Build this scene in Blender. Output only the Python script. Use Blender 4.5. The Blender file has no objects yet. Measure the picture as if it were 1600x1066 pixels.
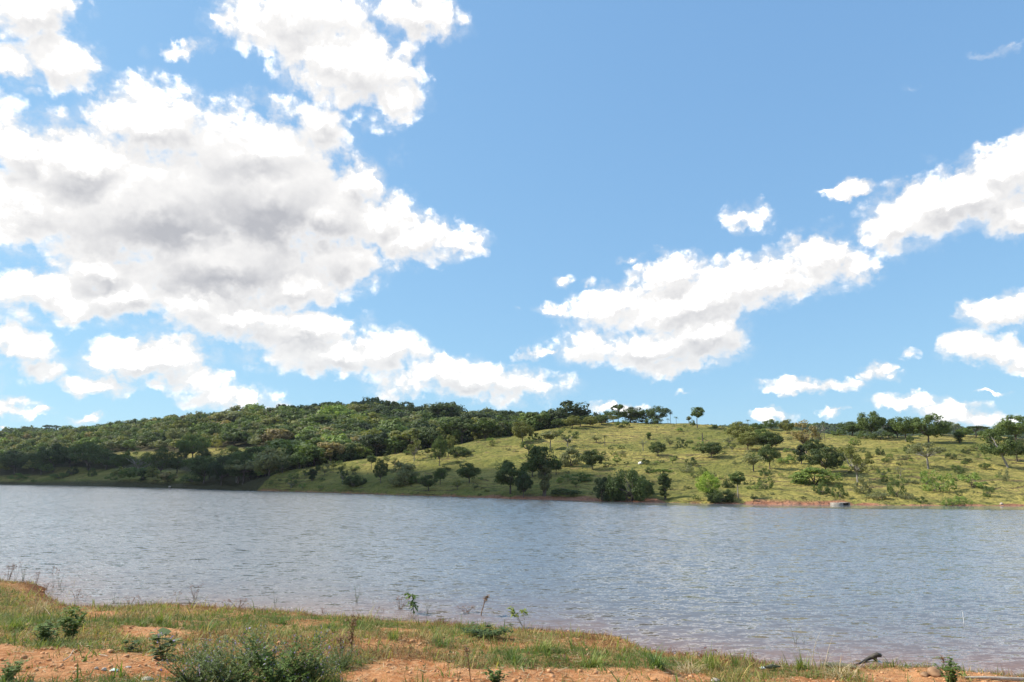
import bpy, math, random
import numpy as np
from mathutils import Vector, Matrix

# ------------------------------------------------------------------ camera
sc = bpy.context.scene
COL = sc.collection
H = 4.0
FPX = 1067.0
PITCH = math.atan((742 - 533) / FPX)
CP, SP = math.cos(PITCH), math.sin(PITCH)
cam_d = bpy.data.cameras.new('camera')
cam = bpy.data.objects.new('camera', cam_d)
COL.objects.link(cam)
sc.camera = cam
cam_d.sensor_width = 36.0
cam_d.lens = 36.0 * FPX / 1600.0
cam_d.clip_start = 0.1
cam_d.clip_end = 30000
cam.location = (0, 0, H)
cam.rotation_euler = (math.radians(90) + PITCH, 0, 0)

# ------------------------------------------------------------------ light
SUN_AZ, SUN_EL = math.radians(-79), math.radians(43)
SDIR = Vector((math.sin(SUN_AZ) * math.cos(SUN_EL), math.cos(SUN_AZ) * math.cos(SUN_EL), math.sin(SUN_EL)))
sl = bpy.data.lights.new('sun', 'SUN')
sl.energy = 4.6
sl.angle = math.radians(0.53)
sl.color = (1.0, 0.955, 0.88)
sun = bpy.data.objects.new('sun', sl)
COL.objects.link(sun)
sun.rotation_euler = SDIR.to_track_quat('Z', 'Y').to_euler()
sun.location = (-60, 20, 60)

sc.view_settings.view_transform = 'Standard'
sc.view_settings.look = 'None'
sc.view_settings.gamma = 1
sc.view_settings.exposure = 0.45
sc.render.engine = 'CYCLES'
sc.cycles.use_denoising = True
sc.cycles.denoising_input_passes = 'RGB_ALBEDO_NORMAL'
sc.cycles.denoising_prefilter = 'ACCURATE'
sc.cycles.max_bounces = 6
sc.cycles.transparent_max_bounces = 12
sc.cycles.volume_bounces = 0
sc.cycles.sample_clamp_indirect = 4

def w_of(sy):                       # slope (Z-H)/Y of the ray through row sy (photo pixels, at the centre column)
    k = (533 - sy) / FPX
    return (k * CP + SP) / (CP - k * SP)
def u_of(sx, sy):
    return (sx - 800) / FPX * (CP + w_of(sy) * SP)
def direction(sx, sy):
    return Vector((u_of(sx, sy), 1, w_of(sy))).normalized()
def azel(sx, sy):
    d = direction(sx, sy)
    return math.atan2(d.x, d.y), math.asin(d.z)

# ------------------------------------------------------------------ node helpers
class NT:
    def __init__(s, tree): s.t = tree
    def node(s, kind, **kw):
        n = s.t.nodes.new(kind)
        for k, v in kw.items(): setattr(n, k, v)
        return n
    def put(s, sock, v):
        if v is None: return
        if isinstance(v, bpy.types.NodeSocket): s.t.links.new(v, sock)
        else:
            if hasattr(sock, 'default_value'):
                dv = sock.default_value
                if hasattr(dv, '__len__') and not hasattr(v, '__len__'): v = (v,) * len(dv)
                if hasattr(dv, '__len__') and len(dv) == 4 and len(v) == 3: v = (*v, 1)
                sock.default_value = v
    def m(s, op, a, b=None, c=None, clamp=False):
        n = s.node('ShaderNodeMath', operation=op, use_clamp=clamp)
        for i, v in enumerate((a, b, c)): s.put(n.inputs[i], v)
        return n.outputs[0]
    def v(s, op, a, b=None, scale=None):
        n = s.node('ShaderNodeVectorMath', operation=op)
        s.put(n.inputs[0], a); s.put(n.inputs[1], b)
        if scale is not None: s.put(n.inputs['Scale'], scale)
        return n.outputs['Value'] if op in ('DOT_PRODUCT', 'LENGTH', 'DISTANCE') else n.outputs[0]
    def mix(s, f, a, b, blend='MIX'):
        n = s.node('ShaderNodeMix', data_type='RGBA', blend_type=blend)
        s.put(n.inputs[0], f); s.put(n.inputs[6], a); s.put(n.inputs[7], b)
        return n.outputs[2]
    def step(s, x, a, b, lo=0.0, hi=1.0, smooth=True):
        n = s.node('ShaderNodeMapRange', interpolation_type='SMOOTHSTEP' if smooth else 'LINEAR')
        for i, v in enumerate((x, a, b, lo, hi)): s.put(n.inputs[i], v)
        return n.outputs[0]
    def noise(s, vec, scale, detail=4, rough=0.5, dist=0.0, dims='3D', lac=2.0, color=False):
        n = s.node('ShaderNodeTexNoise', noise_dimensions=dims)
        s.put(n.inputs['Vector'], vec)
        n.inputs['Scale'].default_value = scale
        n.inputs['Detail'].default_value = detail
        n.inputs['Roughness'].default_value = rough
        n.inputs['Lacunarity'].default_value = lac
        n.inputs['Distortion'].default_value = dist
        return n.outputs[1 if color else 0]
    def xyz(s, x, y, z):
        n = s.node('ShaderNodeCombineXYZ')
        for i, v in enumerate((x, y, z)): s.put(n.inputs[i], v)
        return n.outputs[0]
    def sep(s, v):
        n = s.node('ShaderNodeSeparateXYZ'); s.put(n.inputs[0], v)
        return n.outputs

# ------------------------------------------------------------------ sky with clouds (all by direction, at infinity)
# each: x, y, rx, ry (photo pixels turned into directions), tilt in degrees, weight
BLOBS = [
 (40,15,95,60,0,1),(95,95,75,45,10,.9),(15,105,55,36,0,.9),(135,108,48,16,5,.6),(55,145,30,12,0,.36),
 (470,30,130,75,0,1),(560,110,100,80,15,1),(610,150,50,45,0,.9),(655,22,75,42,10,.85),(700,48,30,26,0,.6),(400,55,80,42,20,.8),(290,82,70,17,-8,.55),
 (510,95,85,65,0,1),(635,105,34,70,0,.7),
 (240,185,108,62,0,1),(120,250,150,72,0,1),(20,225,90,50,0,1),(400,235,150,75,0,1),(490,190,60,50,0,.8),(60,320,130,75,0,1),(250,320,230,110,0,1.15),(420,310,170,110,0,1.1),
 (550,285,60,38,0,.8),(500,330,110,70,0,1),(350,410,200,80,0,1.1),(530,400,85,60,0,.9),(600,335,60,48,0,.9),(640,370,90,45,5,.95),(710,370,55,32,0,.8),(745,380,30,14,0,.5),
 (460,440,110,42,0,1),(150,410,85,40,0,.95),(60,455,90,46,0,1),(200,455,110,52,0,1),(110,475,100,28,0,.9),(20,350,60,40,0,.8),(310,470,120,34,0,.9),
 (360,495,140,38,0,.95),(470,515,110,42,0,1),(540,560,150,36,3,.95),(610,545,52,36,0,.9),(690,585,80,32,0,.85),(760,600,130,34,3,.95),(640,600,70,26,0,.7),(840,605,44,22,0,.7),
 (30,535,62,36,0,.95),(55,570,50,26,0,.8),(225,560,115,36,0,1),(165,598,70,22,0,.85),(300,590,70,26,0,.85),(360,618,75,26,0,.85),(400,638,60,18,0,.7),(290,538,40,16,0,.5),
 (25,628,40,14,0,.8),(60,641,34,11,0,.7),(140,652,32,8,0,.7),(5,663,14,8,0,.6),(470,648,50,14,0,.7),
 (1110,462,230,48,-13,1),(1045,430,62,36,0,.95),(950,475,80,34,-15,.9),(1275,395,70,40,-10,.95),(1330,410,52,30,0,.8),(1010,540,150,40,0,1),(1100,520,70,46,0,.95),(1050,570,80,22,0,.8),(868,486,40,13,5,.7),(850,548,44,11,-10,.7),(1200,440,90,40,-15,.9),(940,545,60,28,0,.8),
 (1490,310,140,52,-16,1.05),(1560,265,80,40,-10,1),(1410,355,80,42,-15,.95),(1330,297,42,18,-8,.75),(1585,330,70,40,0,.9),(1600,235,40,36,0,.8),(1620,260,60,60,0,.9),(1290,300,22,8,0,.4),
 (1165,338,54,24,5,.62),(987,400,24,9,0,.5),(876,438,20,10,0,.5),(922,441,17,12,0,.5),(1032,388,14,6,0,.35),
 (1565,486,66,32,0,.95),(1545,545,85,30,0,1),(1600,560,50,20,0,.8),(1600,480,40,30,0,.8),(1265,607,86,14,-2,.85),(1372,583,30,18,0,.85),(1411,550,20,14,0,.65),
 (1420,632,70,15,-2,.85),(1500,648,76,21,3,.85),(1310,646,34,8,0,.65),(1212,652,42,10,0,.75),(965,640,52,11,0,.75),(1550,613,24,6,0,.45),(1465,535,12,8,0,.4),
 (1555,80,46,10,-5,.42),(1423,143,26,8,0,.24),(625,240,20,24,0,.36),(1066,615,20,6,0,.3),(805,484,8,5,0,.3),
 (-120,120,150,150,0,1),(-150,420,180,120,0,1),(-120,590,120,50,0,.9),(300,-130,300,90,0,1),(1750,300,140,90,0,1),(1760,560,120,40,0,.9),(1250,-220,160,60,0,.8),
]
world = bpy.data.worlds.new('World')
sc.world = world
world.use_nodes = True
wt = world.node_tree
wt.nodes.clear()

GRAYS = [(350,335,250,95,0,1),(440,395,160,60,0,1),(290,425,190,50,0,.85),(330,235,130,70,0,.65),(470,205,100,45,0,.55),(100,300,110,50,0,.55),(30,290,80,40,0,.5),
 (70,90,65,30,0,.6),(480,35,80,24,0,.6),(590,120,70,50,0,.55),(560,70,50,30,0,.4),(200,470,110,26,0,.6),(90,470,60,16,0,.4),(400,525,150,26,0,.65),(540,572,120,20,0,.65),(740,618,130,20,0,.6),(690,590,60,12,0,.4),
 (240,592,110,22,0,.6),(150,560,60,16,0,.4),(30,575,50,14,0,.45),(360,632,70,12,0,.5),(1000,560,130,26,0,.5),(1110,548,60,24,0,.65),(1130,492,160,22,-8,.5),(960,505,70,16,0,.4),(1500,345,150,30,-10,.6),(1410,378,50,16,0,.4),
 (1570,560,80,16,0,.55),(1560,505,50,10,0,.45),(1300,425,60,14,0,.4),(1270,613,60,6,0,.4),(1500,655,60,8,0,.35),(1160,348,40,8,0,.3),(1580,300,60,30,0,.4)]
def blob_group(name, blobs, ks, sm):
    dg = bpy.data.node_groups.new(name, 'ShaderNodeTree')
    dg.interface.new_socket('P', in_out='INPUT', socket_type='NodeSocketVector')
    dg.interface.new_socket('F', in_out='OUTPUT', socket_type='NodeSocketFloat')
    D = NT(dg)
    gi, go = D.node('NodeGroupInput'), D.node('NodeGroupOutput')
    cur = None
    for (x, y, rx, ry, rot, wgt) in blobs:
        a0, e0 = azel(x, y)
        a1, e1 = azel(x + rx, y); a2, e2 = azel(x - rx, y)
        a3, e3 = azel(x, y - ry); a4, e4 = azel(x, y + ry)
        ra, re = math.hypot(a1 - a2, (e1 - e2) * .3) / 2, abs(e3 - e4) / 2
        base = math.atan2(e1 - e2, a1 - a2)
        mp = D.node('ShaderNodeMapping', vector_type='TEXTURE')
        D.put(mp.inputs[0], gi.outputs[0])
        mp.inputs[1].default_value = (a0, e0, 0)
        mp.inputs[2].default_value = (0, 0, base - math.radians(rot))
        mp.inputs[3].default_value = (ra * ks, re * ks, 1)
        g = D.node('ShaderNodeTexGradient', gradient_type='SPHERICAL')
        D.put(g.inputs[0], mp.outputs[0])
        f = D.m('MULTIPLY', g.outputs[1], wgt)
        cur = f if cur is None else D.m('SMOOTH_MAX', cur, f, sm)
    D.put(go.inputs[0], cur)
    return dg
XS = 900                            # the cloud list is cut in two by azimuth so that each ray only evaluates its own half
def left_of(bl, k): return [b for b in bl if b[0] - b[2] * k - 60 < XS]
def right_of(bl, k): return [b for b in bl if b[0] + b[2] * k + 60 > XS]

W = NT(wt)
tc = W.node('ShaderNodeTexCoord')
dirv = W.v('NORMALIZE', tc.outputs['Generated'])
ds = W.sep(dirv)
el = W.m('ARCSINE', ds[2])
az = W.m('ARCTAN2', ds[0], ds[1])
Pv = W.xyz(az, el, 0.0)
warp = W.v('SCALE', W.v('SUBTRACT', W.noise(Pv, 9.0, 3, 0.55, color=True), (0.5, 0.5, 0.5)), scale=0.050)
warp2 = W.v('SCALE', W.v('SUBTRACT', W.noise(Pv, 46.0, 3, 0.6, color=True), (0.5, 0.5, 0.5)), scale=0.034)
PW = W.v('MULTIPLY', W.v('ADD', W.v('ADD', Pv, warp), warp2), (1, 1, 0))
PN = W.v('MULTIPLY', Pv, (1.0, 1.2, 1.0))
nz = W.noise(PN, 15.0, 10, 0.66, 0.1)
nb = W.noise(W.v('ADD', PN, (-0.006, 0.012, 0)), 15.0, 5, 0.66, 0.1)
nl = W.noise(PN, 7.0, 4, 0.55)
vo = W.node('ShaderNodeTexVoronoi', voronoi_dimensions='2D', feature='F1')
W.put(vo.inputs['Vector'], W.v('ADD', PN, W.v('SCALE', warp2, scale=0.6)))
vo.inputs['Scale'].default_value = 26.0; vo.inputs['Detail'].default_value = 2.0; vo.inputs['Roughness'].default_value = 0.5
billow = W.m('MULTIPLY', W.m('SUBTRACT', 0.56, vo.outputs['Distance']), 0.34)
def group_out(grp, vec):
    g = W.node('ShaderNodeGroup'); g.node_tree = grp
    W.put(g.inputs[0], vec)
    return g.outputs[0]
sky = W.node('ShaderNodeTexSky', sky_type='NISHITA')
sky.sun_disc = False
sky.sun_elevation = SUN_EL
sky.sun_rotation = SUN_AZ
sky.altitude = 600
sky.air_density = 1.0
sky.dust_density = 0.6
sky.ozone_density = 1.6
sk = W.sep(sky.outputs[0])
K = 0.105 * 1.366
def chan(x, c, e): return W.m('MULTIPLY', W.m('POWER', W.m('MULTIPLY', x, K), e), c / 1.366)
skyc = W.xyz(chan(sk[0], .55, .47), chan(sk[1], .80, .42), chan(sk[2], .975, .29))
def cloud_sky(F0, F1, GR):
    dens = W.m('ADD', W.m('ADD', F0, billow), W.m('MULTIPLY', W.m('SUBTRACT', nz, 0.5), 1.05))
    alpha = W.m('MULTIPLY', W.m('POWER', W.step(dens, 0.11, 0.50), 0.95), W.step(F0, 0.07, 0.24))
    alpha = W.m('MAXIMUM', alpha, W.m('MULTIPLY', W.step(F0, 0.10, 0.34), W.step(nz, 0.38, 0.60, 0.0, 0.34)))
    rim = W.step(W.m('SUBTRACT', F0, F1), -0.18, 0.18, -0.5, 0.5, smooth=False) if F1 is not None else 0.0
    puff = W.m('MULTIPLY', W.m('SUBTRACT', nz, nb), 1.25)
    edge = W.step(dens, 0.25, 0.8)
    gr = W.m('MULTIPLY', W.m('MULTIPLY', W.step(GR, 0.0, 0.85), W.step(nl, 0.3, 0.62, 0.80, 1.05)), edge)
    lit = W.m('ADD', W.m('ADD', 0.84, W.m('MULTIPLY', rim, W.m('MULTIPLY', edge, 0.75))), W.m('MULTIPLY', puff, W.m('MULTIPLY', W.step(dens, 0.2, 0.5, 0.3, 1.0), W.step(GR, 0.1, 0.6, 1.0, 0.45))))
    lit = W.m('ADD', lit, W.m('MULTIPLY', billow, 0.55))
    lit = W.m('SUBTRACT', lit, W.m('MULTIPLY', gr, 0.66))
    lit = W.m('SUBTRACT', lit, W.m('MULTIPLY', W.step(nl, 0.42, 0.75), 0.10))
    lit = W.step(lit, -0.15, 1.08, 0.0, 1.0, smooth=False)
    glow = W.step(lit, 0.72, 1.0, 1.0, 2.3)
    ccol = W.mix(lit, tuple(c / 1.366 for c in (0.52, 0.53, 0.57)), tuple(c / 1.366 for c in (1.15, 1.13, 1.10)))
    ccol = W.v('SCALE', ccol, scale=glow)
    ccol = W.mix(W.step(el, 0.02, 0.28, 0.38, 0.0), ccol, (0.60, 0.65, 0.68))
    b = W.node('ShaderNodeBackground')
    W.put(b.inputs[0], W.mix(alpha, skyc, ccol))
    return b.outputs[0]
def mixs(f, a, b):
    n = W.node('ShaderNodeMixShader')
    W.put(n.inputs[0], f); wt.links.new(a, n.inputs[1]); wt.links.new(b, n.inputs[2])
    return n.outputs[0]
halves = []
for nm, pick in (('west', left_of), ('east', right_of)):
    gf = blob_group('cloud_field_' + nm, pick(BLOBS, 1.42), 1.40, 0.06)
    gg = blob_group('cloud_bases_' + nm, pick(GRAYS, 1.5), 1.5, 0.25)
    halves.append(cloud_sky(group_out(gf, PW), group_out(gf, W.v('ADD', PW, (-0.008, 0.022, 0))), group_out(gg, PW)))
front = mixs(W.m('GREATER_THAN', az, azel(XS, 500)[0]), halves[0], halves[1])
outn = W.m('MULTIPLY', W.step(W.noise(W.v('MULTIPLY', Pv, (1, 1.7, 1)), 3.0, 2), 0.47, 0.75), W.step(el, 0.0, 0.08))
rest = cloud_sky(outn, None, W.m('MULTIPLY', outn, 0.8))
outside = W.m('MAXIMUM', W.m('GREATER_THAN', W.m('ABSOLUTE', az), 0.92), W.m('GREATER_THAN', el, 0.80))
below = W.node('ShaderNodeBackground')
W.put(below.inputs[0], skyc)
wo = W.node('ShaderNodeOutputWorld')
wt.links.new(mixs(W.m('LESS_THAN', el, -0.02), mixs(outside, front, rest), below.outputs[0]), wo.inputs[0])
world.cycles.sampling_method = 'MANUAL'
world.cycles.sample_map_resolution = 512

# ------------------------------------------------------------------ numeric helpers
rng = np.random.default_rng(11)
_perm = np.random.default_rng(5).random((256, 256))
def vnoise(x, y):
    xi = np.floor(x).astype(int); yi = np.floor(y).astype(int)
    fx = x - xi; fy = y - yi
    fx = fx * fx * (3 - 2 * fx); fy = fy * fy * (3 - 2 * fy)
    g = lambda a, b: _perm[a & 255, b & 255]
    return (g(xi, yi) * (1 - fx) + g(xi + 1, yi) * fx) * (1 - fy) + (g(xi, yi + 1) * (1 - fx) + g(xi + 1, yi + 1) * fx) * fy
def fbm(x, y, s, o=4, r=0.5):
    t = 0; a = 1; n = 0
    for k in range(o):
        t = t + a * vnoise(x / s + 17.3 * k, y / s - 9.1 * k); n += a; a *= r; s /= 2.03
    return t / n            # 0..1
def sstep(x, a, b):
    t = np.clip((x - a) / (b - a), 0, 1)
    return t * t * (3 - 2 * t)

def props(o, label=None, cat=None, group=None, kind=None):
    if label: o['label'] = label
    if cat: o['category'] = cat
    if group: o['group'] = group
    if kind: o['kind'] = kind
    return o
def np_mesh(name, V, F, mats=(), smooth=False, attrs=None):
    """V (n,3), F: list of int arrays (m,3) and/or (m,4)."""
    me = bpy.data.meshes.new(name)
    V = np.ascontiguousarray(V, dtype=np.float32)
    Fs = F if isinstance(F, list) else [F]
    Fs = [np.asarray(f, dtype=np.int32) for f in Fs if len(f)]
    me.vertices.add(len(V)); me.vertices.foreach_set('co', V.ravel())
    loops = np.concatenate([f.ravel() for f in Fs])
    cnt = np.concatenate([np.full(len(f), f.shape[1], dtype=np.int32) for f in Fs])
    st = np.concatenate([[0], np.cumsum(cnt)[:-1]]).astype(np.int32)
    me.loops.add(len(loops)); me.loops.foreach_set('vertex_index', loops.astype(np.int32))
    me.polygons.add(len(cnt)); me.polygons.foreach_set('loop_start', st); me.polygons.foreach_set('loop_total', cnt)
    if smooth: me.polygons.foreach_set('use_smooth', np.ones(len(cnt), dtype=bool))
    for k, a in (attrs or {}).items():
        at = me.attributes.new(k, 'FLOAT', 'POINT'); at.data.foreach_set('value', np.asarray(a, dtype=np.float32).ravel())
    for m in mats: me.materials.append(m)
    me.update(calc_edges=True); me.validate()
    return me
def link(name, me, parent=None, loc=None):
    o = bpy.data.objects.new(name, me); COL.objects.link(o)
    if parent: o.parent = parent
    if loc is not None: o.location = loc
    return o

# ------------------------------------------------------------------ terrain as a height function of world x, y
def wpt(sx, sy, z=0.0):             # world point at height z seen at photo pixel sx, sy
    w = w_of(sy); u = u_of(sx, sy); Y = (z - H) / w
    return u * Y, Y
SHORE = np.array([wpt(*p) for p in [(-900, 880), (-300, 893), (0, 909), (60, 917), (92, 950), (180, 955), (290, 949), (400, 957), (500, 965), (600, 972),
                  (700, 977), (800, 984), (955, 996), (1000, 1019), (1100, 1028), (1200, 1041), (1300, 1047), (1380, 1043), (1500, 1052), (1600, 1057), (1900, 1075), (2600, 1120)]])
SX = np.concatenate([[-400], SHORE[:, 0], [400]]); SY = np.concatenate([[60], SHORE[:, 1], [-60]])
def shore_y(x): return np.interp(x, SX, SY)
def tabu(pts):                       # table by photo column -> by u
    return np.array([(x - 800) / FPX * CP for x, *_ in pts])
def table(pts):
    return tabu(pts), np.array([p[1] for p in pts], float), np.array([p[2] for p in pts], float)
# photo row and distance of far shore, of the grassy ridge, of the wooded ridge and of the far hills
WS = [(-1400, 752), (-400, 754), (0, 757), (200, 761), (365, 766), (600, 773), (800, 779.5), (1000, 785), (1200, 788.5), (1400, 790), (1600, 791), (2200, 792), (3000, 792)]
FAR_U = tabu(WS); FAR_Y = np.array([-H / w_of(y) for _, y in WS])
RA = table([(-1400, 760, 400), (0, 758, 300), (300, 765, 190), (365, 764, 175), (400, 751, 178), (450, 738, 185), (500, 730, 190), (560, 720, 195), (620, 713, 198), (700, 701, 202), (740, 691, 206),
            (800, 684, 212), (850, 671, 220), (900, 663, 226), (960, 659, 230), (1050, 661, 226), (1100, 667, 215), (1200, 674, 200), (1300, 678, 188), (1400, 682, 178), (1500, 684, 172), (1600, 686, 168), (2200, 700, 170), (3000, 720, 170)])
RB = table([(-1400, 715, 420), (-400, 705, 420), (0, 691, 420), (100, 684, 420), (200, 673, 420), (300, 662, 415), (350, 659, 410), (450, 656, 400), (600, 650, 390), (660, 657, 385), (720, 662, 380), (800, 666, 375), (860, 668, 370),
            (950, 674, 365), (1100, 690, 360), (1300, 700, 360), (2200, 715, 360), (3000, 730, 360)])
RC = table([(-1400, 690, 800), (-300, 682, 800), (0, 680, 780), (60, 677, 780), (110, 683, 780), (200, 690, 800), (700, 690, 850), (1000, 678, 950), (1150, 671, 1000), (1300, 669, 1000), (1450, 673, 1000), (1600, 679, 1000), (2200, 690, 1000), (3000, 700, 1000)])
def tangent_z(u, Y, y0d, tab, foot_w=None, q=1.7, fall=0.10):
    yr = np.interp(u, tab[0], tab[1]); dr = np.interp(u, tab[0], tab[2])
    wr = (533 - yr) / FPX; wr = (wr * CP + SP) / (CP - wr * SP)
    w0 = -H / y0d if foot_w is None else foot_w
    t = (Y - y0d) / np.maximum(dr - y0d, 8)
    tc_ = np.clip(t, 0, 1)
    w = w0 + (wr - w0) * (1 - (1 - tc_) ** q)
    z = H + np.clip(Y, y0d, dr) * w
    z = np.where(t < 0, z + (Y - y0d) * 0.12, z)
    z = np.where(t > 1, z - (Y - dr) * fall, z)
    return np.maximum(z, np.where(t > 1, 2.0, -2.5))
def height(x, y, fine=True):
    x = np.asarray(x, float); y = np.asarray(y, float)
    Yp = np.maximum(y, np.abs(x) / 2.3); Yp = np.maximum(Yp, 1.0)
    u = np.clip(x / Yp, -2.3, 2.3)
    far0 = np.interp(u, FAR_U, FAR_Y)
    za = tangent_z(u, Yp, far0, RA, q=1.55, fall=0.16)
    footB = np.where(u < tabu([(365, 0)])[0], far0, np.interp(u, tabu([(365, 0), (500, 0), (800, 0), (1100, 0)]), [-H / w_of(766), 195, 225, 260]))
    zb0 = np.interp(u, tabu([(365, 0), (480, 0)]), [0.0, 2.5])
    zb = tangent_z(u, Yp, footB, RB, foot_w=(zb0 - H) / footB, q=1.5, fall=0.10)
    zc = tangent_z(u, Yp, np.full_like(Yp, 560.0), RC, foot_w=np.full_like(Yp, 4.0 / 560), q=1.4, fall=0.03)
    zc = np.where(Yp < 560, 1.0, zc)
    zf = np.maximum(np.maximum(za, zb), np.where(Yp > far0 + 60, zc, -3))
    zf = np.where(Yp < far0, np.minimum(zf, (Yp - far0) * 0.08), zf)
    n1 = fbm(x, y, 34, 3) - 0.5; n2 = fbm(x + 50, y, 6, 4) - 0.5
    land = sstep(Yp, far0 + 3, far0 + 40)
    zf = zf + land * (n1 * 1.6 + n2 * 0.7)
    # little scarp of bare earth along the far shore
    zf = zf + np.where(Yp > far0, sstep(Yp + (n2 * 5), far0 - 0.5, far0 + 2.2) * 0.45 * sstep(fbm(x, y, 16, 2), 0.3, 0.6), 0)
    e = shore_y(x) - y
    en = e + (fbm(x, y, 1.7, 3) - 0.5) * 0.9
    zn = np.where(en > 0, 0.115 * en + 0.10 * sstep(en, 0, 0.8), 0.10 * en)
    zn = np.maximum(zn, -2.5)
    if fine:
        amp = sstep(e, -0.5, 1.0)
        zn = zn + amp * ((fbm(x, y, 0.9, 3) - 0.5) * 0.14 + (fbm(x + 9, y, 0.22, 3, .6) - 0.5) * 0.055)
    return np.where(y > 45, zf, np.maximum(zn, -2.5)), e, Yp - far0
def ground_z(x, y): return float(height(np.array([x]), np.array([y]))[0][0])
def hit(sx, sy, near=False):
    """world point where the ray through a photo pixel meets the ground"""
    w = w_of(sy); u = u_of(sx, sy)
    Y = np.arange(6, 40, 0.04) if near else np.arange(60, 1400, 0.25)
    z = height(u * Y, Y)[0]
    rz = H + w * Y
    under = np.nonzero((z >= rz) & (z > -0.05 if not near else z > -9))[0]
    i = under[0] if len(under) else int(np.argmax((z - H) / Y))
    return float(u * Y[i]), float(Y[i]), float(z[i])
def to_px(x, y, z):
    zz = z - H; dep = y * CP + zz * SP
    return 800 + FPX * x / dep, 533 - FPX * (-y * SP + zz * CP) / dep

# where the near bank carries grass: patches as seen in the photograph, laid out on the ground (x, y, rx, ry, amount)
BARE = [(110, 1038, 180, 22), (-60, 1025, 120, 22), (235, 988, 60, 8), (40, 1066, 150, 30), (640, 1045, 80, 18), (760, 1062, 140, 20), (900, 1052, 120, 14), (1000, 1062, 130, 16),
        (1450, 1062, 130, 18), (1250, 1066, 90, 8), (1560, 1068, 120, 14), (590, 1062, 70, 22), (620, 985, 40, 6), (150, 962, 35, 4), (230, 1045, 60, 26), (830, 1020, 0.1, 0.1)]
def grass_amount(x, y):
    z = np.zeros_like(x) + 0.6
    px, py = to_px(x, np.maximum(y, 3), np.interp(shore_y(x) - y, [0, 10], [0.1, 1.25]))
    a = np.ones_like(x)
    for (bx, by, rx, ry) in BARE:
        d = np.sqrt(((px - bx) / rx) ** 2 + ((py - by) / ry) ** 2)
        a = np.minimum(a, sstep(d, 0.65, 1.25))
    e = shore_y(x) - y
    a = a * sstep(e, -0.5, 0.3)
    a = np.where(py > 1090, a * 0.4, a)
    n = fbm(x, y, 1.3, 4, .6)
    return np.clip(a * (0.35 + 1.1 * sstep(n, 0.3, 0.65)), 0, 1) * sstep(a + n * .8, 0.35, 0.8), px, py

# ------------------------------------------------------------------ materials
def material(name):
    m = bpy.data.materials.new(name); m.use_nodes = True
    m.node_tree.nodes.clear()
    n = NT(m.node_tree)
    o = n.node('ShaderNodeOutputMaterial')
    return m, n, o
def principled(n, o, col, rough=0.8, bump=None, strength=0.5, dist=0.1, spec=0.3, metallic=0.0):
    b = n.node('ShaderNodeBsdfPrincipled')
    n.put(b.inputs['Base Color'], col); n.put(b.inputs['Roughness'], rough); n.put(b.inputs['Metallic'], metallic)
    n.put(b.inputs['Specular IOR Level'], spec)
    if bump is not None:
        bn = n.node('ShaderNodeBump'); bn.inputs['Strength'].default_value = strength; bn.inputs['Distance'].default_value = dist
        n.put(bn.inputs['Height'], bump); n.t.links.new(bn.outputs[0], b.inputs['Normal'])
    n.t.links.new(b.outputs[0], o.inputs[0])
    return b

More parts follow.
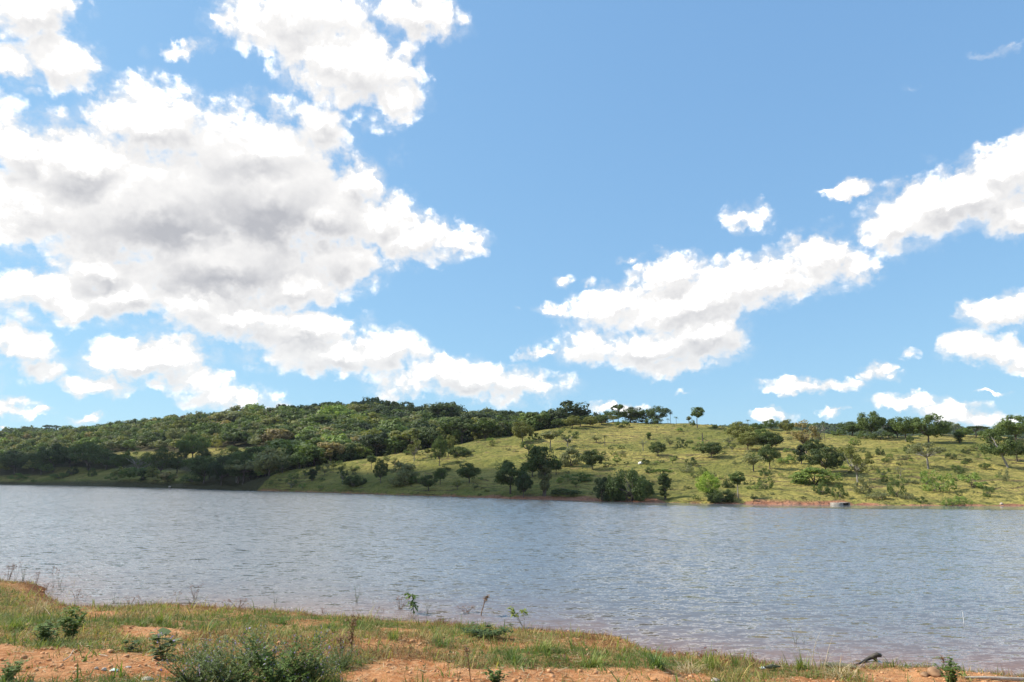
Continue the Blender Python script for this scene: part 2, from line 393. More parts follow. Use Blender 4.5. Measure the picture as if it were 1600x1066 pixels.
def ground_material():
    m, n, o = material('ground_earth_and_pasture')
    geo = n.node('ShaderNodeNewGeometry'); P = geo.outputs['Position']
    at = lambda k: (lambda a: (setattr(a, 'attribute_name', k), a.outputs['Fac'])[1])(n.node('ShaderNodeAttribute'))
    gr, far, wood, bank = at('grass'), at('far'), at('wood'), at('bank')
    # near red earth
    a = n.noise(P, 0.9, 5, 0.6); b = n.noise(P, 9.0, 5, 0.65); c = n.noise(P, 45.0, 3, 0.6)
    soil = n.mix(n.step(a, 0.35, 0.65), (0.36, 0.135, 0.045), (0.56, 0.27, 0.115))
    soil = n.mix(n.step(b, 0.42, 0.7), soil, (0.62, 0.33, 0.16))
    soil = n.mix(n.step(c, 0.54, 0.68, 0, 0.75), soil, (0.26, 0.10, 0.04))
    soil = n.mix(n.step(n.noise(P, 2.6, 5, 0.7), 0.52, 0.66, 0, 0.55), soil, (0.34, 0.135, 0.055))
    litter = n.mix(n.step(b, 0.4, 0.62), (0.20, 0.105, 0.04), (0.30, 0.23, 0.085))
    near = n.mix(n.m('MULTIPLY', gr, n.step(c, 0.3, 0.6, 0.5, 1.0)), soil, litter)
    wet = at('wet')
    near = n.mix(wet, near, (0.17, 0.068, 0.032))
    # pasture on the hill
    p1 = n.noise(P, 0.045, 4, 0.6); p2 = n.noise(P, 0.35, 5, 0.65)
    PS = n.v('MULTIPLY', P, (0.6, 0.35, 3.0))
    p3 = n.noise(PS, 0.7, 5, 0.65, 0.5)
    past = n.mix(n.step(p1, 0.38, 0.62), (0.205, 0.198, 0.046), (0.370, 0.302, 0.084))
    past = n.mix(n.step(p2, 0.45, 0.68, 0, 0.75), past, (0.125, 0.138, 0.036))
    past = n.mix(n.step(p3, 0.58, 0.72, 0, 0.8), past, (0.30, 0.19, 0.095))
    past = n.mix(n.step(n.noise(n.v('MULTIPLY', P, (1, .5, 1)), 1.6, 3, .6), 0.56, 0.68, 0, 0.65), past, (0.075, 0.080, 0.030))  # small dark clumps, with tuft shadows painted into the colour
    # cattle tracks following the contour
    pz = n.sep(P)[2]
    tr = n.m('ADD', n.m('MULTIPLY', pz, 1.35), n.m('ADD', n.m('MULTIPLY', p1, 5.0), n.m('MULTIPLY', p2, 1.1)))
    tw = n.m('ABSOLUTE', n.m('SUBTRACT', n.m('FRACT', tr), 0.5))
    track = n.m('MULTIPLY', n.step(tw, 0.02, 0.14, 1, 0), n.step(n.noise(P, 0.09, 2), 0.42, 0.6))
    past = n.mix(n.m('MULTIPLY', track, 0.95), past, (0.16, 0.115, 0.055))
    earth = n.mix(n.step(p2, 0.3, 0.7), (0.30, 0.125, 0.07), (0.44, 0.22, 0.13))
    past = n.mix(bank, past, earth)
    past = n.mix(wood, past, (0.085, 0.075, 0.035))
    colr = n.mix(far, near, past)
    hn = n.m('ADD', n.m('MULTIPLY', b, 0.075), n.m('MULTIPLY', c, 0.030))
    hf = n.m('SUBTRACT', n.m('ADD', n.m('MULTIPLY', p2, 2.4), n.m('MULTIPLY', p3, 1.1)), n.m('MULTIPLY', track, 0.35))
    h = n.m('ADD', n.m('MULTIPLY', hn, n.m('SUBTRACT', 1.0, far)), n.m('MULTIPLY', hf, far))
    principled(n, o, colr, 0.95, h, 1.0, 1.0, 0.1)
    return m

def make_ground():
    D2 = math.pi / 180
    azs = np.concatenate([np.arange(-180, -52, 3.0), np.arange(-52, 52, 0.14), np.arange(52, 180.1, 3.0)]) * D2
    azs[-1] = math.pi
    r = np.concatenate([np.arange(0.3, 8, 0.35), np.arange(8, 27, 0.06), np.arange(27, 70, 1.2), np.arange(70, 260, 0.8), np.arange(260, 460, 2.0),
                        np.arange(460, 1300, 10.0), 1300 * 1.12 ** np.arange(0, 22)])
    A, R = np.meshgrid(azs, r)
    X = np.sin(A) * R; Y = np.cos(A) * R
    Z, e, f = height(X.ravel(), Y.ravel())
    X = X.ravel(); Y = Y.ravel()
    nr, na = A.shape
    i = np.arange(nr - 1)[:, None] * na + np.arange(na - 1)[None, :]
    i = i.ravel()
    F = np.stack([i, i + na, i + na + 1, i + 1], 1)
    g, px, py = grass_amount(X, Y)
    far = (Y > 45).astype(float)
    # bare earth along the far shore: only the stretches where the photograph shows it
    fx, _ = to_px(X, np.maximum(Y, 5), Z)
    band = np.zeros_like(X)
    for (x0, x1, hgt) in [(-200, 60, .6), (130, 245, .9), (330, 390, .6), (480, 560, .2), (690, 800, .4), (800, 940, .62), (975, 1035, .5), (1170, 1325, .6), (1500, 1600, .12)]:
        band = np.maximum(band, sstep(fx, x0 - 15, x0 + 10) * sstep(-fx, -x1 - 15, -x1 + 10) * hgt)
    band = np.maximum(band, np.interp(fx, [1330, 1380], [.10, .03]))
    bank = far * sstep(-(Z + (fbm(X, Y, 3, 3) - 0.5) * 0.5), -band, -band * .55)
    wood = far * WOODS(X, Y)
    wet = (1 - far) * sstep(-e - (fbm(X, Y, 1.1, 3) - .5) * .9, -0.95, -0.15)
    me = np_mesh('ground', np.stack([X, Y, Z], 1), F, [ground_material()], True, dict(grass=g, far=far, wood=wood, bank=bank, wet=wet))
    return props(link('ground', me), kind='structure')

# wooded ground of the left-hand hill (and the far hills)
MEADOW = [(232, 712, 70, 7), (355, 708, 60, 9), (300, 713, 70, 6), (455, 702, 26, 7), (195, 742, 130, 10), (60, 748, 120, 6), (110, 735, 34, 6), (350, 715, 70, 6), (270, 748, 60, 8)]
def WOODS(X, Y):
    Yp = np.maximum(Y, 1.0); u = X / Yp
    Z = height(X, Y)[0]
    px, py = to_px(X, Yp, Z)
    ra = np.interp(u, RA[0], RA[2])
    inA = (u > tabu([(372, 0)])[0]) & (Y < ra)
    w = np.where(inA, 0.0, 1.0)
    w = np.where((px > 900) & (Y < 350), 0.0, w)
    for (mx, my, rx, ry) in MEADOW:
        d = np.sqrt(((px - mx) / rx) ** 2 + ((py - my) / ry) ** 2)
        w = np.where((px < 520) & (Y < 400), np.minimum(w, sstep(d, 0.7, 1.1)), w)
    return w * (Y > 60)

def water_material():
    m, n, o = material('lake_water')
    geo = n.node('ShaderNodeNewGeometry'); P = geo.outputs['Position']
    def at(k):
        a = n.node('ShaderNodeAttribute'); a.attribute_name = k; return a.outputs['Fac']
    sh, calm = at('shallow'), at('calm')
    col = n.mix(sh, (0.148, 0.164, 0.176), (0.26, 0.15, 0.105))
    half = (0.5, 0.5, 0.5)
    w1 = n.v('SUBTRACT', n.noise(n.v('MULTIPLY', P, (0.36, 1.0, 1.0)), 4.8, 3, 0.6, 0.3, color=True), half)
    w2 = n.v('SUBTRACT', n.noise(n.v('MULTIPLY', P, (0.5, 1.0, 1.0)), 1.3, 2, 0.5, 0.2, color=True), half)
    w3 = n.v('SUBTRACT', n.noise(n.v('MULTIPLY', P, (0.6, 1.0, 1.0)), 14.0, 2, 0.6, color=True), half)
    patch = n.step(n.noise(n.v('MULTIPLY', P, (0.35, 1.0, 1.0)), 0.07, 3), 0.3, 0.7, 0.8, 1.1)
    sl = n.v('ADD', n.v('ADD', n.v('SCALE', w1, scale=1.2), n.v('SCALE', w2, scale=0.24)), n.v('SCALE', w3, scale=0.55))
    # wavelets run up towards the near bank, so their steeper faces lean that way
    sl = n.v('ADD', n.v('MULTIPLY', sl, (0.55, 1.0, 0.0)), (0.0, -0.10, 0.0))
    sl = n.v('SCALE', sl, scale=n.m('MULTIPLY', patch, calm))
    nrm = n.v('NORMALIZE', n.v('ADD', sl, (0, 0, 1)))
    b = principled(n, o, col, 0.07, None, spec=0.5)
    n.t.links.new(nrm, b.inputs['Normal'])
    b.inputs['IOR'].default_value = 1.333
    return m

def make_water():
    D2 = math.pi / 180
    azs = np.concatenate([np.arange(-180, -50, 4.0), np.arange(-50, 50, 0.5), np.arange(50, 180.1, 4.0)]) * D2
    azs[-1] = math.pi
    r = np.concatenate([np.arange(5, 60, 0.25), np.arange(60, 400, 1.5), [420, 500, 700]])
    A, R = np.meshgrid(azs, r); X = (np.sin(A) * R).ravel(); Y = (np.cos(A) * R).ravel()
    nr, na = A.shape
    i = (np.arange(nr - 1)[:, None] * na + np.arange(na - 1)[None, :]).ravel()
    F = np.stack([i, i + na, i + na + 1, i + 1], 1)
    e = shore_y(X) - Y
    keep = (e < 1.5)
    F = F[keep[F].all(1)]
    Yp = np.maximum(Y, np.abs(X) / 2.3); u = np.clip(X / np.maximum(Yp, 1), -2.3, 2.3)
    far0 = np.interp(u, FAR_U, FAR_Y)
    F = F[((Yp - far0) < 12)[F].all(1)]
    n1 = fbm(X, Y, 2.5, 3)
    sh = np.clip(np.exp((e + (n1 - .5) * 1.5) / 2.6), 0, 1) * np.interp(X, [-15, 0, 10], [0.55, 0.75, 1.0])
    px, _ = to_px(X, np.maximum(Y, 5), 0)
    lee = np.interp(px, [700, 860, 1000, 1600], [0.5, 5.0, 9.5, 11.0])
    dfar = far0 - Yp + (fbm(X, Y, 7, 3) - 0.5) * 3.0
    calm = np.clip(sstep(dfar, lee * 0.7, lee * 1.25), 0.10, 1)
    me = np_mesh('water', np.stack([X, Y, np.zeros_like(X)], 1), F, [water_material()], True, dict(shallow=sh, calm=calm))
    return props(link('water', me), kind='structure')
make_ground()
make_water()

# ------------------------------------------------------------------ foliage and bark
def foliage_material(name, attr=None, trans=0.3):
    m, n, o = material(name)
    if attr:
        a = n.node('ShaderNodeAttribute'); a.attribute_name = attr; base = a.outputs['Color']
    else:
        a = n.node('ShaderNodeObjectInfo'); base = a.outputs['Color']
    geo = n.node('ShaderNodeNewGeometry')
    r = geo.outputs['Random Per Island']
    c = n.mix(n.step(r, 0, 1, 0.0, 0.42, smooth=False), base, n.v('MULTIPLY', base, (1.75, 1.55, 1.2)))
    c = n.mix(n.step(n.noise(geo.outputs['Position'], 0.5, 3), 0.4, 0.65, 0, 0.5), c, n.v('MULTIPLY', base, (0.65, 0.72, 0.8)))
    d = n.node('ShaderNodeBsdfPrincipled'); n.put(d.inputs['Base Color'], c); d.inputs['Roughness'].default_value = 0.65
    d.inputs['Specular IOR Level'].default_value = 0.25
    t = n.node('ShaderNodeBsdfTranslucent'); n.put(t.inputs[0], n.v('MULTIPLY', c, (1.25, 1.35, 0.7)))
    x = n.node('ShaderNodeMixShader'); x.inputs[0].default_value = trans
    n.t.links.new(d.outputs[0], x.inputs[1]); n.t.links.new(t.outputs[0], x.inputs[2]); n.t.links.new(x.outputs[0], o.inputs[0])
    return m
LEAF = foliage_material('leaves')
LEAF_TINT = foliage_material('leaves_of_the_wood', 'tint')
def bark_material(name, a, b):
    m, n, o = material(name)
    P = n.node('ShaderNodeTexCoord').outputs['Object']
    principled(n, o, n.mix(n.step(n.noise(n.v('MULTIPLY', P, (1, 1, .25)), 30, 4), 0.4, 0.6), a, b), 0.9)
    return m
BARK = bark_material('bark', (0.085, 0.065, 0.05), (0.19, 0.155, 0.125))
BARK_PALE = bark_material('pale_bark', (0.19, 0.17, 0.14), (0.34, 0.31, 0.27))

def tube(pts, rad, sides=5):
    """tapered tube along pts -> V, F"""
    pts = np.asarray(pts, float); rad = np.asarray(rad, float)
    d = np.gradient(pts, axis=0); d /= np.linalg.norm(d, axis=1)[:, None] + 1e-9
    ref = np.where(np.abs(d[:, 2:3]) > 0.9, [[1., 0, 0]], [[0, 0, 1.]])
    a = np.cross(d, ref); a /= np.linalg.norm(a, axis=1)[:, None]; b = np.cross(d, a)
    th = np.arange(sides) * 2 * math.pi / sides
    V = pts[:, None] + rad[:, None, None] * (np.cos(th)[None, :, None] * a[:, None] + np.sin(th)[None, :, None] * b[:, None])
    n = len(pts); i = np.arange(n - 1)[:, None] * sides + np.arange(sides)[None]
    j = np.arange(n - 1)[:, None] * sides + (np.arange(sides)[None] + 1) % sides
    F = np.stack([i.ravel(), j.ravel(), (j + sides).ravel(), (i + sides).ravel()], 1)
    return V.reshape(-1, 3), F
def join(parts):
    V = []; F = []; k = 0
    for v, f in parts:
        V.append(v); F.append(f + k); k += len(v)
    return np.concatenate(V), np.concatenate(F)
def limb(r, a, b, r0, r1, sag=0.06, n=5):
    a = np.asarray(a, float); b = np.asarray(b, float)
    t = np.linspace(0, 1, n)[:, None]
    L = np.linalg.norm(b - a)
    p = a + (b - a) * t + np.sin(t * math.pi) * r.normal(0, sag * L, 3)
    return tube(p, r0 + (r1 - r0) * t[:, 0])
def leaf_quads(r, C, N, size, aspect=0.55):
    """little pointed leaves (diamonds) at C with normals about N"""
    n = len(C)
    N = N / (np.linalg.norm(N, axis=1)[:, None] + 1e-9)
    q = r.normal(size=(n, 3)); a = np.cross(N, q); a /= np.linalg.norm(a, axis=1)[:, None] + 1e-9
    b = np.cross(N, a)
    s = size * r.uniform(0.55, 1.35, n)[:, None]
    V = np.stack([C - a * s, C - b * s * aspect, C + a * s, C + b * s * aspect], 1).reshape(-1, 3)
    return V, np.arange(4 * n).reshape(-1, 4)
def clump_leaves(r, cs, rc, n, size, flat=0.8, rand=0.75):
    cs = np.asarray(cs); k = r.integers(0, len(cs), n)
    d = r.normal(size=(n, 3)); d /= np.linalg.norm(d, axis=1)[:, None]
    rad = rc[k] * r.uniform(0.35, 1.05, n) ** 0.6
    C = cs[k] + d * rad[:, None] * np.array([1, 1, flat])
    N = d + r.normal(size=(n, 3)) * rand + [0, 0, 0.35]
    return leaf_quads(r, C, N, size)

def kind(seed, shape, w=1.0, ncl=30, rc=0.13, nl=2600, leaf=0.024, th=0.3, r0=0.03, limbs=9, zc=None, rz=None, lean=0.0, multi=1, pale=False, rand=0.75):
    """a tree of height 1 and width w -> crown mesh, trunk mesh"""
    r = np.random.default_rng(seed)
    if zc is None: zc = {'round': .62, 'umbrella': .86, 'bush': .34, 'column': .52}[shape]
    if rz is None: rz = {'round': .38, 'umbrella': .13, 'bush': .62, 'column': .46}[shape]
    cs = []
    while len(cs) < ncl:
        d = r.normal(size=3); d /= np.linalg.norm(d)
        q = r.uniform(0.35, 1.0) ** 0.5
        p = np.array([d[0] * (w / 2 - rc * .8), d[1] * (w / 2 - rc * .8), d[2] * (rz - rc * .6)]) * q
        p[2] += zc
        if shape == 'bush' and p[2] < 0.06: continue
        if shape == 'column': p[:2] *= 0.6 + 0.5 * math.sin(p[2] * 7 + seed) ** 2
        if shape == 'umbrella': p[2] -= 0.22 * (p[0] ** 2 + p[1] ** 2) / (w * w / 4)
        p[0] += lean * p[2]
        cs.append(p)
    cs = np.array(cs); rcs = rc * r.uniform(0.6, 1.25, ncl)
    V, F = clump_leaves(r, cs, rcs, int(nl * 1.15), leaf * 1.22, rand=rand)
    V[:, 2] = np.maximum(V[:, 2], 0.005)
    crown = np_mesh('crown', V, F, [LEAF])
    tp = []
    fork = np.array([lean * th, 0, th])
    for k in range(multi):
        base = np.array([0, 0, -0.06]) + (0 if multi == 1 else np.array([*r.uniform(-.05, .05, 2), 0]))
        fk = fork + (0 if multi == 1 else np.array([*r.uniform(-.14, .14, 2) * w, r.uniform(-.06, .06)]))
        tp.append(limb(r, base, fk, r0, r0 * .62, 0.03, 6))
        sel = r.permutation(ncl)[:limbs // multi + 1]
        for j in sel:
            tp.append(limb(r, fk, cs[j], r0 * .5, r0 * .10, 0.07, 5))
    tv, tf = join(tp)
    trunk = np_mesh('trunk', tv, tf, [BARK_PALE if pale else BARK], True)
    return [('trunk', trunk), ('crown', crown)]
def bare_kind(seed, w=1.0, leaves=350, depth=4, pale=True, th=0.25):
    """a branching tree with hardly any leaves"""
    r = np.random.default_rng(seed); parts = []; tips = []
    def grow(p, d, L, rad, k):
        q = p + d * L
        parts.append(limb(r, p, q, rad, rad * .6, 0.08, 4))
        if k == 0: tips.append(q); return
        for _ in range(3 if k > 1 else 2):
            nd = d + r.normal(0, .55, 3) * np.array([w, w, .6]); nd[2] = abs(nd[2]) * .8 + .12; nd /= np.linalg.norm(nd)
            grow(p + (q - p) * r.uniform(.7, 1), nd, L * r.uniform(.6, .85), rad * .58, k - 1)
    grow(np.array([0, 0, -.04]), np.array([0.06, 0, 1.]), th + .04, .028, depth)
    tv, tf = join(parts)
    s = 1 / tv[:, 2].max(); tv *= s
    out = [('trunk', np_mesh('trunk', tv, tf, [BARK_PALE if pale else BARK], True))]
    if leaves:
        tips = np.array(tips) * s
        V, F = clump_leaves(r, tips, np.full(len(tips), .07), leaves, .02)
        out.append(('crown', np_mesh('crown', V, F, [LEAF])))
    return out
def palm_kind(seed):
    r = np.random.default_rng(seed); parts = []
    trunk = tube([[0, 0, -.05], [.01, 0, .3], [.0, .01, .6], [.015, 0, .8]], [.022, .018, .016, .02], 6)
    for k in range(18):
        a = k * 2.4; up = r.uniform(-.05, .9); L = r.uniform(.22, .3)
        t = np.linspace(0, 1, 7)
        px = .015 + np.cos(a) * L * t * math.cos(up * .8); py = np.sin(a) * L * t * math.cos(up * .8)
        pz = .8 + L * (math.sin(up) * t * 1.1 - .75 * t ** 2)
        spine = np.stack([px, py, pz], 1)
        side = np.array([-math.sin(a), math.cos(a), 0])
        for i in range(1, 7):
            for sg in (-1, 1):
                q = spine[i]; lw = .055 * math.sin(math.pi * (t[i] * .8 + .15))
                tip = q + side * sg * lw + (spine[i] - spine[i - 1]) * .8 + [0, 0, -.02]
                parts.append((np.array([spine[i - 1], q, tip, (spine[i - 1] + tip) / 2]), np.array([[0, 1, 2, 3]])))
    V, F = join(parts)
    return [('trunk', np_mesh('trunk', *trunk, [BARK], True)), ('fronds', np_mesh('fronds', V, F, [LEAF]))]

KINDS = {
 'round':   [kind(1, 'round', 1.05, 34, .14, 3600, .022), kind(2, 'round', 1.0, 28, .15, 3400, .022, zc=.6, rz=.4), kind(3, 'round', 1.15, 40, .13, 3800, .021, zc=.58, rz=.42, th=.22)],
 'dense':   [kind(4, 'round', 1.15, 40, .14, 4800, .022, zc=.57, rz=.43, th=.22, rand=.42), kind(5, 'round', 1.1, 34, .15, 4600, .022, zc=.58, rz=.42, th=.22, rand=.42)],
 'tall':    [kind(6, 'round', .72, 26, .11, 2600, .020, zc=.72, rz=.28, th=.5, r0=.022), kind(7, 'round', .62, 22, .10, 2200, .019, zc=.74, rz=.26, th=.52, r0=.02, pale=True)],
 'airy':    [kind(8, 'round', 1.0, 26, .10, 1700, .019, th=.26, limbs=18, zc=.62, rz=.4), kind(9, 'round', 1.1, 30, .10, 1900, .018, th=.22, limbs=20, zc=.6, rz=.42, pale=True), kind(10, 'round', .95, 24, .11, 1700, .019, th=.3, limbs=16)],
 'umbrella':[kind(11, 'umbrella', 1.15, 26, .10, 2600, .019, th=.5, limbs=18, r0=.024), kind(12, 'umbrella', 1.25, 30, .10, 2800, .018, th=.42, limbs=20, zc=.8, rz=.2, pale=True)],
 'spread':  [kind(13, 'round', 1.5, 40, .16, 3800, .024, zc=.6, rz=.4, th=.22, limbs=14, multi=2), kind(14, 'round', 1.4, 36, .16, 3600, .024, zc=.62, rz=.4, th=.25, limbs=14)],
 'column':  [kind(15, 'column', .42, 34, .09, 3400, .020, th=.5, rand=.6), kind(16, 'column', .5, 34, .10, 3400, .021, th=.5, rand=.6)],
 'bush':    [kind(17, 'bush', 1.7, 22, .19, 1500, .038, th=.12, multi=3, r0=.02, limbs=12), kind(18, 'bush', 2.0, 26, .18, 1500, .038, th=.12, multi=3, r0=.02, limbs=14), kind(19, 'bush', 1.5, 18, .20, 1300, .038, th=.1, multi=3, r0=.02, limbs=10)],
 'scrub':   [kind(20, 'bush', 1.6, 24, .17, 1000, .034, th=.12, multi=3, r0=.018, limbs=14), kind(21, 'bush', 1.8, 26, .17, 1100, .034, th=.1, multi=4, r0=.016, limbs=16), kind(22, 'bush', 1.4, 20, .18, 900, .036, th=.12, multi=3, limbs=12)],
 'thicket': [kind(23, 'bush', 1.7, 46, .17, 5600, .026, th=.15, multi=4, limbs=16, rand=.45), kind(24, 'bush', 1.3, 34, .18, 4200, .026, th=.15, multi=3, limbs=12, rand=.45)],
 'lean':    [kind(25, 'round', 1.05, 34, .12, 2800, .021, lean=-.35, th=.3, limbs=14, pale=True)],
 'bare':    [bare_kind(31, 1.0, 300), bare_kind(32, 1.2, 0), bare_kind(33, .8, 900, pale=True)],
 'palm':    [palm_kind(41), palm_kind(42)],
 'forest':  [kind(51, 'round', 1.0, 26, .17, 1700, .036, zc=.6, rz=.4, th=.3, rand=.38), kind(52, 'round', 1.2, 30, .17, 1800, .036, zc=.6, rz=.4, th=.3, rand=.38), kind(53, 'round', .85, 24, .16, 1600, .034, zc=.62, rz=.38, th=.35, rand=.38),
             kind(54, 'umbrella', 1.2, 24, .14, 1500, .034, zc=.76, rz=.22, th=.45, rand=.38), kind(55, 'bush', 1.3, 28, .2, 1900, .04, rand=.38)],
}
WIDTH = {}
for k, lst in KINDS.items():
    for i, pr in enumerate(lst):
        me = pr[-1][1]; co = np.empty(len(me.vertices) * 3); me.vertices.foreach_get('co', co); co = co.reshape(-1, 3)
        WIDTH[k, i] = (float(np.percentile(co[:, 0], 99) - np.percentile(co[:, 0], 1)), float(np.percentile(co[:, 2], 99.5)))
_var = {}
GAIN = (1.66, 1.64, 1.42)
COLS = dict(dg=(.050, .068, .026), g=(.072, .098, .032), ol=(.115, .120, .042), gy=(.125, .130, .072), tan=(.21, .17, .09), lime=(.19, .25, .05), lg=(.13, .175, .05), bl=(.040, .055, .028), br=(.12, .095, .05), yl=(.20, .19, .055))
def plant(name, kd, pos, width, height_, colr, label=None, cat='tree', group=None, rot=None, var=None):
    lst = KINDS[kd]
    i = var if var is not None else _var.get(kd, 0) % len(lst); _var[kd] = _var.get(kd, 0) + 1
    w0, h0 = WIDTH[kd, i]
    root = bpy.data.objects.new(name, None); COL.objects.link(root)
    root.empty_display_size = 0.3
    root.location = pos
    sw = width / w0; sh = height_ / h0
    root.scale = (sw, sw, sh)
    root.rotation_euler = (0, 0, rng.uniform(0, 6.28) if rot is None else rot)
    c = COLS[colr] if isinstance(colr, str) else colr
    c = [a * b for a, b in zip(c, GAIN)]
    j = rng.uniform(.85, 1.18)
    for pn, me in lst[i]:
        o = link(pn, me, root)
        o.color = (c[0] * j, c[1] * j, c[2] * j, 1)
    return props(root, label, cat, group)
def put(kd, sx, base, wpx, hpx, colr, label, name=None, cat='tree', group=None, rot=None, var=None):
    x, y, z = hit(sx, base)
    dep = y * CP + (z - H) * SP
    nm = name or {'bush': 'bush', 'scrub': 'bush', 'thicket': 'bush', 'palm': 'palm_tree', 'bare': 'bare_tree'}.get(kd, 'tree')
    ct = cat if cat != 'tree' else {'bush': 'bush', 'palm_tree': 'palm tree', 'bare_tree': 'bare tree'}.get(nm, 'tree')
    k = 1.12 if kd not in ('palm', 'bare', 'column') else 1.0
    return plant(nm, kd, (x, y, z - 0.05), wpx * k * dep / FPX, hpx * (1 + (k - 1) * .5) * dep / FPX, colr, label, ct, group, rot, var)

